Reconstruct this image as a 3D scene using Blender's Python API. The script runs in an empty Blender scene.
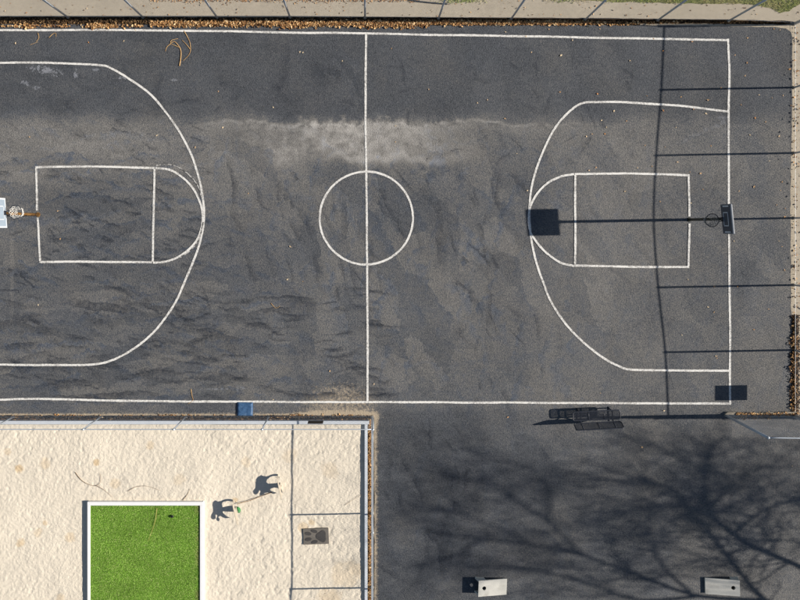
import bpy, bmesh, math, random
import numpy as np
from mathutils import Vector, Matrix, noise as mnoise

R = math.radians
random.seed(7)
rng = np.random.default_rng(7)
scene = bpy.context.scene
col = scene.collection

# ------------------------------------------------------------------ camera, sky, sun, exposure
H = 29.0            # drone height in metres
S = 25.5            # photograph pixels per metre on the ground
NX, NY = 366.0, 226.0   # pixel straight below the drone
cam_d = bpy.data.cameras.new('camera')
cam = bpy.data.objects.new('camera', cam_d)
col.objects.link(cam)
cam.location = (0, 0, H)
cam_d.sensor_width = 36.0
cam_d.lens = 36.0 * S * H / 800.0
cam_d.shift_x = (400 - NX) / 800.0
cam_d.shift_y = (NY - 300) / 800.0
cam_d.clip_start = 0.5
cam_d.clip_end = 2000
scene.camera = cam

SUN_EL = R(30.0)
COT = 1 / math.tan(SUN_EL)
SLOPE = R(1.0)      # shadows run west and a hair south
sun_dir = Vector((math.cos(SUN_EL) * math.cos(SLOPE), math.cos(SUN_EL) * math.sin(SLOPE), math.sin(SUN_EL)))
world = bpy.data.worlds.new('World')
scene.world = world
world.use_nodes = True
wn = world.node_tree.nodes
wl = world.node_tree.links
wn.clear()
sky = wn.new('ShaderNodeTexSky')
sky.sky_type = 'NISHITA'
sky.sun_disc = False
sky.sun_elevation = SUN_EL
sky.sun_rotation = math.pi / 2 - SLOPE
sky.air_density = 1.0
sky.dust_density = 0.6
bg = wn.new('ShaderNodeBackground')
bg.inputs['Strength'].default_value = 0.05
wo = wn.new('ShaderNodeOutputWorld')
wl.new(sky.outputs[0], bg.inputs[0])
wl.new(bg.outputs[0], wo.inputs[0])

sl = bpy.data.lights.new('sun', 'SUN')
sl.energy = 4.9
sl.angle = R(0.53)
sl.color = (1.0, 0.93, 0.83)
so = bpy.data.objects.new('sun', sl)
so.rotation_euler = sun_dir.to_track_quat('Z', 'Y').to_euler()
so.location = (20, 0, 30)
col.objects.link(so)

scene.view_settings.view_transform = 'Standard'
scene.view_settings.look = 'None'
scene.view_settings.gamma = 1.0
scene.view_settings.exposure = 0.55
scene.cycles.transparent_max_bounces = 48
scene.render.resolution_x = 1024
scene.render.resolution_y = 768


def W(px, py, z=0.0):
    """photograph pixel of something at height z -> world point"""
    k = (H - z) / (H * S)
    return Vector(((px - NX) * k, (NY - py) * k, z))


def G(px, py, z=0.0):
    """ground-plan pixel (no height displacement) -> world point at height z"""
    return Vector(((px - NX) / S, (NY - py) / S, z))


# ------------------------------------------------------------------ node helpers
class E:
    """tiny expression wrapper over shader sockets"""
    def __init__(s, nt, sock):
        s.nt, s.sock = nt, sock

    def m(s, op, b=None, c=None, clamp=False):
        n = s.nt.nodes.new('ShaderNodeMath')
        n.operation = op
        n.use_clamp = clamp
        for i, v in enumerate((s, b, c)):
            if v is None:
                continue
            if isinstance(v, E):
                s.nt.links.new(v.sock, n.inputs[i])
            else:
                n.inputs[i].default_value = v
        return E(s.nt, n.outputs[0])

    def __add__(s, o): return s.m('ADD', o)
    __radd__ = __add__
    def __mul__(s, o): return s.m('MULTIPLY', o)
    __rmul__ = __mul__
    def __sub__(s, o): return s.m('SUBTRACT', o)
    def __rsub__(s, o): return (s * -1.0) + o
    def __truediv__(s, o): return s.m('DIVIDE', o)
    def abs(s): return s.m('ABSOLUTE')
    def max(s, o): return s.m('MAXIMUM', o)
    def min(s, o): return s.m('MINIMUM', o)
    def pow(s, o): return s.m('POWER', o)
    def gt(s, o): return s.m('GREATER_THAN', o)

    def ss(s, a, b):
        """smoothstep from a (0) to b (1), also with a > b"""
        n = s.nt.nodes.new('ShaderNodeMapRange')
        n.interpolation_type = 'SMOOTHSTEP'
        s.nt.links.new(s.sock, n.inputs[0])
        lo, hi = (a, b) if a < b else (b, a)
        n.inputs[1].default_value = lo
        n.inputs[2].default_value = hi
        n.inputs[3].default_value = 0.0 if a < b else 1.0
        n.inputs[4].default_value = 1.0 if a < b else 0.0
        return E(s.nt, n.outputs[0])


class Mat:
    def __init__(self, name, rough=0.8, spec=0.3, metal=0.0):
        self.mat = bpy.data.materials.new(name)
        self.mat.use_nodes = True
        self.nt = self.mat.node_tree
        self.bsdf = self.nt.nodes['Principled BSDF']
        self.bsdf.inputs['Roughness'].default_value = rough
        self.bsdf.inputs['Specular IOR Level'].default_value = spec
        self.bsdf.inputs['Metallic'].default_value = metal
        self._pos = None

    def pos(self):
        if self._pos is None:
            n = self.nt.nodes.new('ShaderNodeNewGeometry')
            self._pos = n.outputs['Position']
        return self._pos

    def xyz(self, sock=None):
        n = self.nt.nodes.new('ShaderNodeSeparateXYZ')
        self.nt.links.new(sock or self.pos(), n.inputs[0])
        return [E(self.nt, o) for o in n.outputs]

    def vec(self, x, y, z=0.0):
        n = self.nt.nodes.new('ShaderNodeCombineXYZ')
        for i, v in enumerate((x, y, z)):
            if isinstance(v, E):
                self.nt.links.new(v.sock, n.inputs[i])
            else:
                n.inputs[i].default_value = v
        return n.outputs[0]

    def noise(self, scale, detail=3.0, rough=0.55, vec=None, dist=0.0, which=0):
        n = self.nt.nodes.new('ShaderNodeTexNoise')
        n.inputs['Scale'].default_value = scale
        n.inputs['Detail'].default_value = detail
        n.inputs['Roughness'].default_value = rough
        n.inputs['Distortion'].default_value = dist
        self.nt.links.new(vec or self.pos(), n.inputs['Vector'])
        return E(self.nt, n.outputs[which])

    def vor(self, scale, vec=None, feature='F1', rnd=1.0):
        n = self.nt.nodes.new('ShaderNodeTexVoronoi')
        n.feature = feature
        n.inputs['Scale'].default_value = scale
        n.inputs['Randomness'].default_value = rnd
        self.nt.links.new(vec or self.pos(), n.inputs['Vector'])
        return n

    def island(self):
        n = self.nt.nodes.new('ShaderNodeNewGeometry')
        return E(self.nt, n.outputs['Random Per Island'])

    def objrand(self):
        n = self.nt.nodes.new('ShaderNodeObjectInfo')
        return E(self.nt, n.outputs['Random'])

    def ramp(self, fac, stops):
        n = self.nt.nodes.new('ShaderNodeValToRGB')
        cr = n.color_ramp
        while len(cr.elements) < len(stops):
            cr.elements.new(0.5)
        for e, (p, c) in zip(cr.elements, stops):
            e.position = p
            e.color = (*c, 1)
        self.nt.links.new(fac.sock, n.inputs[0])
        return n.outputs[0]

    def mix(self, fac, a, b, blend='MIX'):
        n = self.nt.nodes.new('ShaderNodeMix')
        n.data_type = 'RGBA'
        n.blend_type = blend
        for idx, v in ((0, fac), (6, a), (7, b)):
            if isinstance(v, E):
                self.nt.links.new(v.sock, n.inputs[idx])
            elif isinstance(v, bpy.types.NodeSocket):
                self.nt.links.new(v, n.inputs[idx])
            elif isinstance(v, tuple):
                n.inputs[idx].default_value = (*v, 1)
            else:
                n.inputs[idx].default_value = v
        return n.outputs[2]

    def scale_col(self, c, k):
        n = self.nt.nodes.new('ShaderNodeVectorMath')
        n.operation = 'SCALE'
        if isinstance(c, tuple):
            n.inputs[0].default_value = c
        else:
            self.nt.links.new(c, n.inputs[0])
        self.nt.links.new(k.sock, n.inputs['Scale'])
        return n.outputs[0]

    def color(self, c):
        if isinstance(c, tuple):
            self.bsdf.inputs['Base Color'].default_value = (*c, 1)
        else:
            self.nt.links.new(c, self.bsdf.inputs['Base Color'])
        return self

    def rough(self, e):
        self.nt.links.new(e.sock, self.bsdf.inputs['Roughness'])
        return self

    def bump(self, h, dist=0.01, strength=0.6):
        n = self.nt.nodes.new('ShaderNodeBump')
        n.inputs['Distance'].default_value = dist
        n.inputs['Strength'].default_value = strength
        self.nt.links.new(h.sock, n.inputs['Height'])
        self.nt.links.new(n.outputs[0], self.bsdf.inputs['Normal'])
        return self


def simple(name, c, var=0.15, scale=6.0, rough=0.7, metal=0.0, spec=0.3, bump=0.0):
    m = Mat(name, rough, spec, metal)
    n = m.noise(scale, 4.0)
    m.color(m.scale_col(c, n * (2 * var) + (1 - var)))
    if bump:
        m.bump(m.noise(scale * 6, 3.0), bump, 0.5)
    return m.mat


MT = {}

# ------------------------------------------------------------------ asphalt
def asphalt():
    m = Mat('asphalt', 0.88, 0.25)
    x, y, z = m.xyz()
    # pixel-like plan coordinates (photograph units) for the stains that have a place of their own
    u = x * S + NX
    v = y * -S + NY
    n_big = m.noise(0.16, 2.0)
    n_mid = m.noise(0.75, 3.0, 0.6)
    n_fin = m.noise(6.0, 3.0, 0.7)
    n_gr = m.noise(17.0, 3.0, 0.9)
    tone = 0.106 + (n_big - 0.5) * 0.070 + (n_mid - 0.5) * 0.050 + (n_fin - 0.5) * 0.080 + (n_gr - 0.5) * 0.30
    # squeegee strokes of sealer: one-sided smears that stop at a sharp ragged edge
    wx = m.noise(1.3, 3.0, 0.6)
    wy = m.noise(1.7, 3.0, 0.6, vec=m.vec(x + 31.0, y + 7.0))

    jx = m.noise(4.5, 2.0, 0.6)
    jy = m.noise(4.5, 2.0, 0.6, vec=m.vec(x + 53.0, y - 17.0))

    def strokes(ang, sx, sy, seed, frac, warp=0.55):
        ca, sa = math.cos(ang), math.sin(ang)
        xx = x + (wx - 0.5) * warp + (jx - 0.5) * 0.30 + seed
        yy = y + (wy - 0.5) * warp + (jy - 0.5) * 0.22 + seed * 0.7
        a = (xx * ca + yy * sa) * (1.0 / sx)
        b = (yy * ca - xx * sa) * (1.0 / sy)
        pv = m.vec(a, b)
        vn = m.vor(1.0, pv, 'F1')
        px_, py_, pz_ = m.xyz(vn.outputs['Position'])
        cr, cg, cb = m.xyz(vn.outputs['Color'])
        d = (b - py_)
        sm = d.ss(0.05, 0.62) * cr.gt(1 - frac)
        return sm, cg, cb
    zone = (u + (n_big - 0.5) * 160 - (v - 215.0) * 0.35).ss(190.0, 290.0)       # 0 west, 1 middle/east
    east = u.ss(470.0, 640.0)
    north = (v + (n_mid - 0.5) * 40).ss(165.0, 110.0)
    lot = v.ss(405.0, 415.0) * u.ss(368.0, 376.0)
    s1, c1, t1 = strokes(R(6), 1.9, 0.50, 3.1, 0.62, 0.8)
    s2, c2, t2 = strokes(R(-26), 1.0, 0.34, 17.3, 0.45)
    s3, c3, t3 = strokes(R(74), 1.3, 0.55, 41.7, 0.55, 0.7)
    s4, c4, t4 = strokes(R(-62), 1.7, 0.9, 77.7, 0.5, 0.7)
    keep = (1 - north * 0.8) * (1 - east * 0.65) * (1 - lot * 0.55)
    smear = ((s1 * (c1 * 0.5 + 0.5)).max(s2 * 0.75) * (1 - zone * 0.7) + (s3 * (c3 * 0.6 + 0.4)).max(s4 * 0.6) * (zone * 0.75 + 0.05)) * keep
    n_brk = m.noise(2.6, 3.0, 0.6)
    smear = smear * n_brk.ss(0.36, 0.58)
    tone = tone * (1 - smear * 0.34)
    tone = tone * (1 + ((t1 - 0.5) * (1 - zone) + (t4 - 0.5) * zone) * 0.36 * (keep * 0.7 + 0.3))
    # broad tonal zones: older grey band across the middle, newer black coat along the north
    edge_n = m.noise(0.8, 2.0, 0.5, vec=m.vec(x, y * 0.3))
    edge_b = m.noise(0.35, 2.0, 0.5, vec=m.vec(x, 9.0))
    ve = v + (edge_n - 0.5) * 26 + (edge_b - 0.5) * 14
    band = ve.ss(108.0, 132.0) * ve.ss(205.0, 140.0)
    uj = u + (n_mid - 0.5) * 130 + (n_brk - 0.5) * 70
    core = uj.ss(235.0, 345.0) * uj.ss(500.0, 375.0)
    ve2 = v + (edge_n - 0.5) * 30 + (n_brk - 0.5) * 26
    core = core * ve2.ss(117.0, 127.0) * ve2.ss(172.0, 148.0)
    lip = ((ve - 124.0).abs().ss(2.6, 0.4) + (ve - 128.0).abs().ss(9.0, 0.0) * 0.5) * u.ss(170.0, 240.0) * u.ss(640.0, 480.0) * n_brk.ss(0.30, 0.52)
    tone = tone * (1 + band * (u.ss(260.0, 160.0) * 0.22 + 0.16) - ve.ss(130.0, 108.0) * 0.28) + core * 0.21 * (n_brk * 2.0 - 0.42).max(0.05) + lip * 0.055
    lip2 = (v + (edge_n - 0.5) * 34 - 158).abs().ss(6.5, 0.5) * u.ss(320.0, 350.0) * u.ss(490.0, 420.0)
    tone = tone + lip2 * 0.15 * n_brk
    tone = tone * (1 + east * (1 - lot) * 0.10 - lot * u.ss(640.0, 440.0) * 0.26 + lot * u.ss(620.0, 780.0) * 0.10)
    # a faint long tyre mark near the west post
    tyre = (u - 12.0 + (n_fin - 0.5) * 3).abs().ss(3.0, 0.6) * v.ss(225.0, 245.0) * v.ss(330.0, 300.0)
    tone = tone + tyre * 0.025
    # chalky white splashes north-west and by the east baseline
    nz = m.noise(5.0, 4.0, 0.75)
    def blot(cx, cy, rx, ry, rot=0.0):
        ca, sa = math.cos(rot), math.sin(rot)
        a = ((u - cx) * ca + (v - cy) * sa) * (1 / rx)
        b = ((v - cy) * ca - (u - cx) * sa) * (1 / ry)
        return ((a * a + b * b) + (nz - 0.5) * 9.0 + 0.4).ss(1.0, 0.2)
    ch = blot(45, 70, 19, 5, R(9)) * 0.9
    ch = ch.max(blot(75, 74, 3, 6)).max(blot(25, 83, 6, 3, R(30)) * 0.7).max(blot(36, 88, 4, 2.4) * 0.8)
    ch = ch.max(blot(96, 70, 4, 2) * 0.6).max(blot(123, 78, 5, 2) * 0.9).max(blot(112, 77, 3, 2) * 0.6).max(blot(174, 80, 4, 1.5) * 0.5)
    ch = ch.max(blot(723, 122, 7, 9) * 0.35).max(blot(215, 389, 20, 0.9) * 0.6).max(blot(241, 389, 5, 3.5) * 0.5).max(blot(700, 133, 30, 2.5, R(-25)) * 0.25)
    # warm / cool drift
    tint = m.ramp((m.noise(0.5, 3.0, 0.6) - 0.5) * 0.8 + (tone - 0.055) * 9.0, [(0.15, (0.90, 0.97, 1.10)), (0.75, (1.04, 1.0, 0.95))])
    tint = m.mix(smear * 0.8, tint, (0.80, 0.98, 1.32))
    c = m.scale_col(tint, tone.max(0.016))
    c = m.mix(core * 0.5, c, m.scale_col((1.06, 1.0, 0.92), tone))
    c = m.mix(ch * 0.75, c, (0.27, 0.28, 0.31))
    # pale pebbles pressed into the surface
    pv = m.vor(7.0, None, 'F1')
    pr, pg, pb = m.xyz(pv.outputs['Color'])
    peb = E(m.nt, pv.outputs['Distance']).ss(0.16, 0.07) * pr.gt(0.80)
    c = m.mix(peb * (pg * 0.5 + 0.1), c, (0.24, 0.21, 0.17))
    # blown sand along the sand pit and its corner
    sandn = m.noise(9.0, 4.0, 0.8)
    du = (u - 340.0) * (1 / 58.0)
    dv = (v - 404.0) * (1 / 34.0)
    spill = (du * du + dv * dv).ss(1.0, 0.0)
    e1 = v.ss(412.0, 416.0) * u.ss(380.0, 372.0)
    e2 = u.ss(381.0, 374.0) * v.ss(408.0, 416.0)
    e3 = u.ss(400.0, 374.0) * v.ss(408.0, 416.0)
    sp = (spill * 0.66 + e1 * 0.36 + e2 * 0.34 + e3 * 0.30)
    sp = (sandn + sp * 0.62).ss(0.74, 1.10) * sp.gt(0.001)
    c = m.mix(sp * 0.85, c, (0.44, 0.36, 0.26))
    m.color(c)
    m.bump(m.noise(22.0, 2.0, 0.7), 0.03, 0.8)
    return m.mat


MT['asphalt'] = asphalt()


def paint():
    m = Mat('line_paint', 0.75, 0.3)
    n = m.noise(14.0, 4.0, 0.7)
    w = m.noise(1.1, 3.0, 0.6)
    c = m.mix((n + w * 0.5).ss(0.66, 0.92) * 0.8, (0.70, 0.685, 0.65), (0.26, 0.25, 0.24))
    m.color(c)
    m.bump(m.noise(40.0, 3.0), 0.006, 0.4)
    return m.mat


MT['paint'] = paint()
mm = Mat('worn_line_paint', 0.8, 0.25)
mm.color(mm.mix(mm.noise(9.0, 4.0, 0.7).ss(0.42, 0.58), (0.42, 0.41, 0.39), (0.085, 0.083, 0.083)))
MT['worn_paint'] = mm.mat


def sand():
    m = Mat('sand', 0.95, 0.1)
    x, y, z = m.xyz()
    n1 = m.noise(0.55, 3.0)
    n2 = m.noise(9.0, 5.0, 0.7)
    n3 = m.noise(60.0, 2.0, 0.7)
    k = 0.80 + (n1 - 0.5) * 0.10 + (n2 - 0.5) * 0.22 + (n3 - 0.5) * 0.24
    c = m.scale_col((0.88, 0.79, 0.65), k)
    u = x * S + NX
    v = y * -S + NY
    nz = m.noise(3.0, 4.0, 0.65)
    st = None
    for (cx, cy, r, a) in ((20, 469, 5, .8), (45, 463, 6, .4), (97, 462.5, 4, .8), (21, 543, 5, .65), (45, 523, 3, .6),
                           (38, 532, 5, .35), (70, 538, 6, .45), (8, 452, 4, .4), (235, 500, 3.5, .8), (303, 527, 6, .5), (312, 522, 4, .6),
                           (246, 462, 6, .3), (330, 600, 14, .4), (356, 570, 10, .35), (345, 575, 16, .3), (150, 445, 5, .4), (60, 598, 5, .4),
                           (290, 455, 8, .25), (115, 483, 6, .35), (180, 480, 7, .25), (330, 470, 10, .25)):
        a_ = (u - cx) * (1.0 / r)
        b_ = (v - cy) * (1.0 / r)
        b1 = ((a_ * a_ + b_ * b_) + (nz - 0.5) * 3.0).ss(1.2, 0.2) * a
        st = b1 if st is None else st.max(b1)
    ns = m.noise(1.6, 4.0, 0.7)
    st = st.max(ns.ss(0.66, 0.80) * 0.25)
    c = m.mix(st * 0.7, c, (0.55, 0.36, 0.15))
    # darker crumbs trodden in
    vv = m.vor(5.0)
    r_, g_, b_ = m.xyz(vv.outputs['Color'])
    cr = E(m.nt, vv.outputs['Distance']).ss(0.14, 0.06) * r_.gt(0.86)
    c = m.mix(cr * 0.6, c, (0.20, 0.13, 0.07))
    m.color(c)
    m.bump(m.noise(24.0, 3.0, 0.7), 0.03, 0.7)
    return m.mat


MT['sand'] = sand()


def walkway():
    m = Mat('path_surface', 0.92, 0.15)
    n1 = m.noise(0.6, 3.0)
    n2 = m.noise(6.0, 5.0, 0.7)
    n3 = m.noise(40.0, 2.0, 0.7)
    k = 0.92 + (n1 - 0.5) * 0.35 + (n2 - 0.5) * 0.45 + (n3 - 0.5) * 0.5
    c = m.scale_col((0.42, 0.365, 0.285), k)
    vv = m.vor(5.5)
    r_, g_, b_ = m.xyz(vv.outputs['Color'])
    c = m.mix(E(m.nt, vv.outputs['Distance']).ss(0.15, 0.06) * r_.gt(0.8) * 0.5, c, (0.42, 0.30, 0.15))
    m.color(c)
    m.bump(n2 + n3, 0.012, 0.5)
    return m.mat


MT['path'] = walkway()
m = Mat('soil', 0.95, 0.1)
k = 0.7 + m.noise(5.0, 5.0, 0.7) * 0.7
m.color(m.scale_col(m.ramp(m.noise(1.2, 3.0), [(0.35, (0.050, 0.034, 0.022)), (0.65, (0.105, 0.075, 0.047))]), k))
m.bump(m.noise(12.0, 5.0, 0.7), 0.03, 0.8)
MT['soil'] = m.mat
m = Mat('turf_soil', 0.95, 0.1)
m.color(m.ramp(m.noise(2.0, 5.0, 0.7), [(0.3, (0.13, 0.14, 0.05)), (0.55, (0.22, 0.22, 0.08)), (0.75, (0.36, 0.31, 0.17))]))
m.bump(m.noise(20.0, 4.0, 0.7), 0.03, 0.8)
MT['turf_soil'] = m.mat
m = Mat('leaf', 0.7, 0.25)
m.color(m.ramp(m.island(), [(0.0, (0.09, 0.045, 0.02)), (0.25, (0.30, 0.15, 0.06)), (0.6, (0.47, 0.27, 0.11)), (0.85, (0.60, 0.40, 0.20)), (1.0, (0.66, 0.50, 0.30))]))
MT['leaf'] = m.mat
m = Mat('dark_leaf', 0.75, 0.2)
m.color(m.ramp(m.island(), [(0.0, (0.03, 0.018, 0.01)), (0.7, (0.09, 0.05, 0.025)), (0.92, (0.22, 0.12, 0.05)), (1.0, (0.5, 0.33, 0.16))]))
MT['dark_leaf'] = m.mat
m = Mat('rotted_leaf', 0.8, 0.15)
m.color(m.ramp(m.island(), [(0.0, (0.02, 0.013, 0.008)), (0.6, (0.08, 0.048, 0.026)), (0.9, (0.20, 0.12, 0.055)), (1.0, (0.50, 0.33, 0.17))]))
MT['rotted_leaf'] = m.mat
m = Mat('court_leaf', 0.65, 0.25)
m.color(m.ramp(m.objrand(), [(0.0, (0.55, 0.33, 0.15)), (0.4, (0.66, 0.52, 0.35)), (0.8, (0.72, 0.60, 0.42)), (1.0, (0.62, 0.30, 0.10))]))
MT['court_leaf'] = m.mat
m = Mat('turf_blade', 0.6, 0.25)
tb = m.ramp(m.island(), [(0.0, (0.17, 0.34, 0.04)), (0.5, (0.25, 0.45, 0.06)), (0.85, (0.34, 0.54, 0.10)), (1.0, (0.58, 0.60, 0.28))])
tb = m.scale_col(tb, m.noise(0.9, 4.0, 0.65) * 0.9 + 0.55)
tx, ty, tz = m.xyz()
wear = ((tx * S + NX) - 199.5).abs().ss(6.0, 0.0) * m.noise(1.2, 3.0).ss(0.42, 0.6)
tb = m.mix(wear.max(m.noise(2.3, 4.0, 0.7).ss(0.60, 0.75) * 0.5) * 0.7, tb, (0.40, 0.33, 0.17))
m.color(tb)
MT['turf_blade'] = m.mat
m = Mat('grass_blade', 0.65, 0.2)
nn = m.noise(1.3, 3.0)
m.color(m.mix(nn.ss(0.42, 0.62), m.ramp(m.island(), [(0.0, (0.24, 0.30, 0.06)), (1.0, (0.50, 0.56, 0.15))]),
              m.ramp(m.island(), [(0.0, (0.48, 0.43, 0.18)), (1.0, (0.74, 0.65, 0.36))])))
MT['grass_blade'] = m.mat
MT['turf_base'] = simple('turf_backing', (0.13, 0.24, 0.03), 0.3, 12.0, 0.9)
MT['white_board'] = simple('white_board_paint', (0.78, 0.78, 0.78), 0.06, 5.0, 0.55, bump=0.002)
m = Mat('galvanised', 0.45, 0.5, 0.25)
m.color(m.scale_col((0.46, 0.50, 0.55), m.noise(8.0, 4.0) * 0.3 + 0.85))
MT['galv'] = m.mat
MT['grey_board'] = simple('weathered_board_paint', (0.56, 0.59, 0.63), 0.12, 4.0, 0.6, bump=0.003)
m = Mat('galvanised_wire', 0.55, 0.4, 0.55)
m.color((0.50, 0.53, 0.57))
MT['wire'] = m.mat
MT['dark_metal'] = simple('dark_coated_metal', (0.018, 0.022, 0.034), 0.3, 10.0, 0.45, spec=0.5)
MT['black_plastic'] = simple('black_plastic', (0.012, 0.012, 0.014), 0.2, 8.0, 0.5)
MT['board_shade_face'] = simple('board_face_shade_tone', (0.045, 0.060, 0.085), 0.25, 7.0, 0.4, spec=0.5)  # front turned from the sun, its shade painted in as a dark tone
MT['board_sunlit_edge'] = simple('board_edge_sunlit_tone', (0.16, 0.18, 0.21), 0.2, 7.0, 0.5)  # sunlit top edge, painted lighter than the shaded face
MT['board_mark_glint'] = simple('board_marking_and_highlight', (0.55, 0.58, 0.62), 0.1, 7.0, 0.5)  # target square print, also the highlights painted at the board ends
MT['board_pale'] = simple('board_pale_face', (0.27, 0.33, 0.40), 0.15, 5.0, 0.3, spec=0.5)
MT['board_white'] = simple('board_white_border', (0.50, 0.53, 0.57), 0.08, 5.0, 0.4)
MT['pole_dark'] = simple('dark_green_pole', (0.022, 0.026, 0.020), 0.4, 9.0, 0.5)
m = Mat('rusty_pole', 0.8, 0.2)
m.color(m.ramp(m.noise(7.0, 5.0, 0.7), [(0.3, (0.05, 0.024, 0.010)), (0.5, (0.17, 0.085, 0.025)), (0.72, (0.33, 0.19, 0.06))]))
m.bump(m.noise(40.0), 0.003, 0.5)
MT['rust'] = m.mat
MT['net'] = simple('net_cord', (0.72, 0.70, 0.66), 0.15, 20.0, 0.9)
MT['grey_net'] = simple('weathered_net_cord', (0.30, 0.29, 0.27), 0.2, 20.0, 0.9)
m = Mat('pale_concrete', 0.8, 0.2)
n1 = m.noise(2.2, 4.0, 0.65)
n2 = m.noise(25.0, 3.0, 0.7)
c = m.mix(n1.ss(0.50, 0.72) * 0.6, (0.50, 0.49, 0.45), (0.36, 0.34, 0.30))
m.color(m.scale_col(c, n2 * 0.25 + 0.87))
m.bump(n2, 0.004, 0.4)
MT['concrete'] = m.mat
m = Mat('kerb_concrete', 0.9, 0.15)
m.color(m.scale_col((0.30, 0.265, 0.215), m.noise(5.0, 5.0, 0.7) * 0.9 + 0.5))
m.bump(m.noise(25.0, 3.0, 0.7), 0.01, 0.6)
MT['kerb'] = m.mat
m = Mat('blue_vinyl', 0.45, 0.4)
m.color(m.ramp(m.noise(5.0, 4.0, 0.65), [(0.3, (0.025, 0.060, 0.13)), (0.55, (0.045, 0.105, 0.21)), (0.75, (0.13, 0.21, 0.33))]))
m.bump(m.noise(6.0, 3.0), 0.03, 0.6)
MT['blue'] = m.mat
MT['mat_base'] = simple('rubber_mat', (0.155, 0.140, 0.122), 0.3, 14.0, 0.9, bump=0.006)
MT['mat_pad'] = simple('rubber_mat_print', (0.062, 0.058, 0.056), 0.3, 14.0, 0.85, bump=0.004)
MT['cream'] = simple('cream_paint', (0.40, 0.355, 0.29), 0.08, 6.0, 0.6)
MT['green_bag'] = simple('green_bag', (0.05, 0.22, 0.07), 0.4, 14.0, 0.5)
m = Mat('dry_vine', 0.85, 0.15)
m.color(m.ramp(m.noise(8.0, 3.0), [(0.3, (0.34, 0.19, 0.08)), (0.7, (0.62, 0.42, 0.20))]))
MT['vine'] = m.mat
MT['twig'] = simple('brown_twig', (0.22, 0.13, 0.06), 0.3, 20.0, 0.9)
m = Mat('bark', 0.9, 0.15)
m.color(m.scale_col((0.12, 0.09, 0.065), m.noise(6.0, 5.0, 0.7) * 0.9 + 0.5))
m.bump(m.noise(18.0, 4.0), 0.03, 0.7)
MT['bark'] = m.mat
MT['stone'] = simple('stone', (0.25, 0.22, 0.18), 0.4, 10.0, 0.9)
MT['cord'] = simple('tan_cord', (0.30, 0.19, 0.10), 0.2, 20.0, 0.9)


# ------------------------------------------------------------------ object helpers
def link(name, me, mat=None, parent=None, label=None, cat=None, group=None, kind=None):
    o = bpy.data.objects.new(name, me)
    col.objects.link(o)
    if mat is not None and me is not None and not me.materials:
        me.materials.append(MT[mat] if isinstance(mat, str) else mat)
    if parent is not None:
        o.parent = parent
    tag(o, label, cat, group, kind)
    return o


def tag(o, label=None, cat=None, group=None, kind=None):
    if label: o['label'] = label
    if cat: o['category'] = cat
    if group: o['group'] = group
    if kind: o['kind'] = kind
    return o


def empty(name, loc, label, cat, group=None, rz=0.0):
    o = bpy.data.objects.new(name, None)
    o.empty_display_size = 0.2
    o.location = loc
    o.rotation_euler = (0, 0, rz)
    col.objects.link(o)
    return tag(o, label, cat, group)


class MB:
    def __init__(self):
        self.v, self.f = [], []
        self.smooth = False

    def add(self, vs, fs):
        b = len(self.v)
        self.v += [tuple(p) for p in vs]
        self.f += [tuple(i + b for i in f) for f in fs]
        return self

    def box(self, c, s, rot=None):
        cx, cy, cz = c
        hx, hy, hz = s[0] / 2, s[1] / 2, s[2] / 2
        vs = [Vector((sx * hx, sy * hy, sz * hz)) for sx in (-1, 1) for sy in (-1, 1) for sz in (-1, 1)]
        if rot is not None:
            vs = [rot @ p for p in vs]
        vs = [p + Vector(c) for p in vs]
        return self.add(vs, [(0, 1, 3, 2), (4, 6, 7, 5), (0, 4, 5, 1), (2, 3, 7, 6), (0, 2, 6, 4), (1, 5, 7, 3)])

    def tube(self, pts, r, n=8, cap=True, closed=False):
        pts = [Vector(p) for p in pts]
        rs = r if isinstance(r, (list, tuple)) else [r] * len(pts)
        N = len(pts)
        up = None
        rings = []
        for i, p in enumerate(pts):
            if closed:
                t = pts[(i + 1) % N] - pts[i - 1]
            else:
                t = pts[min(i + 1, N - 1)] - pts[max(i - 1, 0)]
            t.normalize()
            if up is None:
                up = Vector((0, 0, 1)) if abs(t.z) < 0.9 else Vector((1, 0, 0))
            a = t.cross(up)
            if a.length < 1e-6:
                a = t.orthogonal()
            a.normalize()
            b = a.cross(t).normalized()
            up = b
            rings.append([p + (a * math.cos(2 * math.pi * k / n) + b * math.sin(2 * math.pi * k / n)) * rs[i] for k in range(n)])
        vs = [q for ring in rings for q in ring]
        fs = []
        for i in range(N if closed else N - 1):
            j = (i + 1) % N
            for k in range(n):
                k2 = (k + 1) % n
                fs.append((i * n + k, i * n + k2, j * n + k2, j * n + k))
        if cap and not closed:
            fs.append(tuple(range(n))[::-1])
            fs.append(tuple((N - 1) * n + k for k in range(n)))
        return self.add(vs, fs)

    def mesh(self, name, smooth=False, bevel=0.0, seg=2):
        me = bpy.data.meshes.new(name)
        me.from_pydata(self.v, [], self.f)
        bm = bmesh.new()
        bm.from_mesh(me)
        bmesh.ops.recalc_face_normals(bm, faces=bm.faces)
        if bevel:
            bmesh.ops.bevel(bm, geom=list(bm.edges), offset=bevel, segments=seg, profile=0.6, affect='EDGES', clamp_overlap=True)
        bm.to_mesh(me)
        bm.free()
        if smooth:
            me.polygons.foreach_set('use_smooth', [True] * len(me.polygons))
        return me

    def build(self, name, mat, parent=None, smooth=False, bevel=0.0, **kw):
        return link(name, self.mesh(name, smooth, bevel), mat, parent, **kw)


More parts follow.
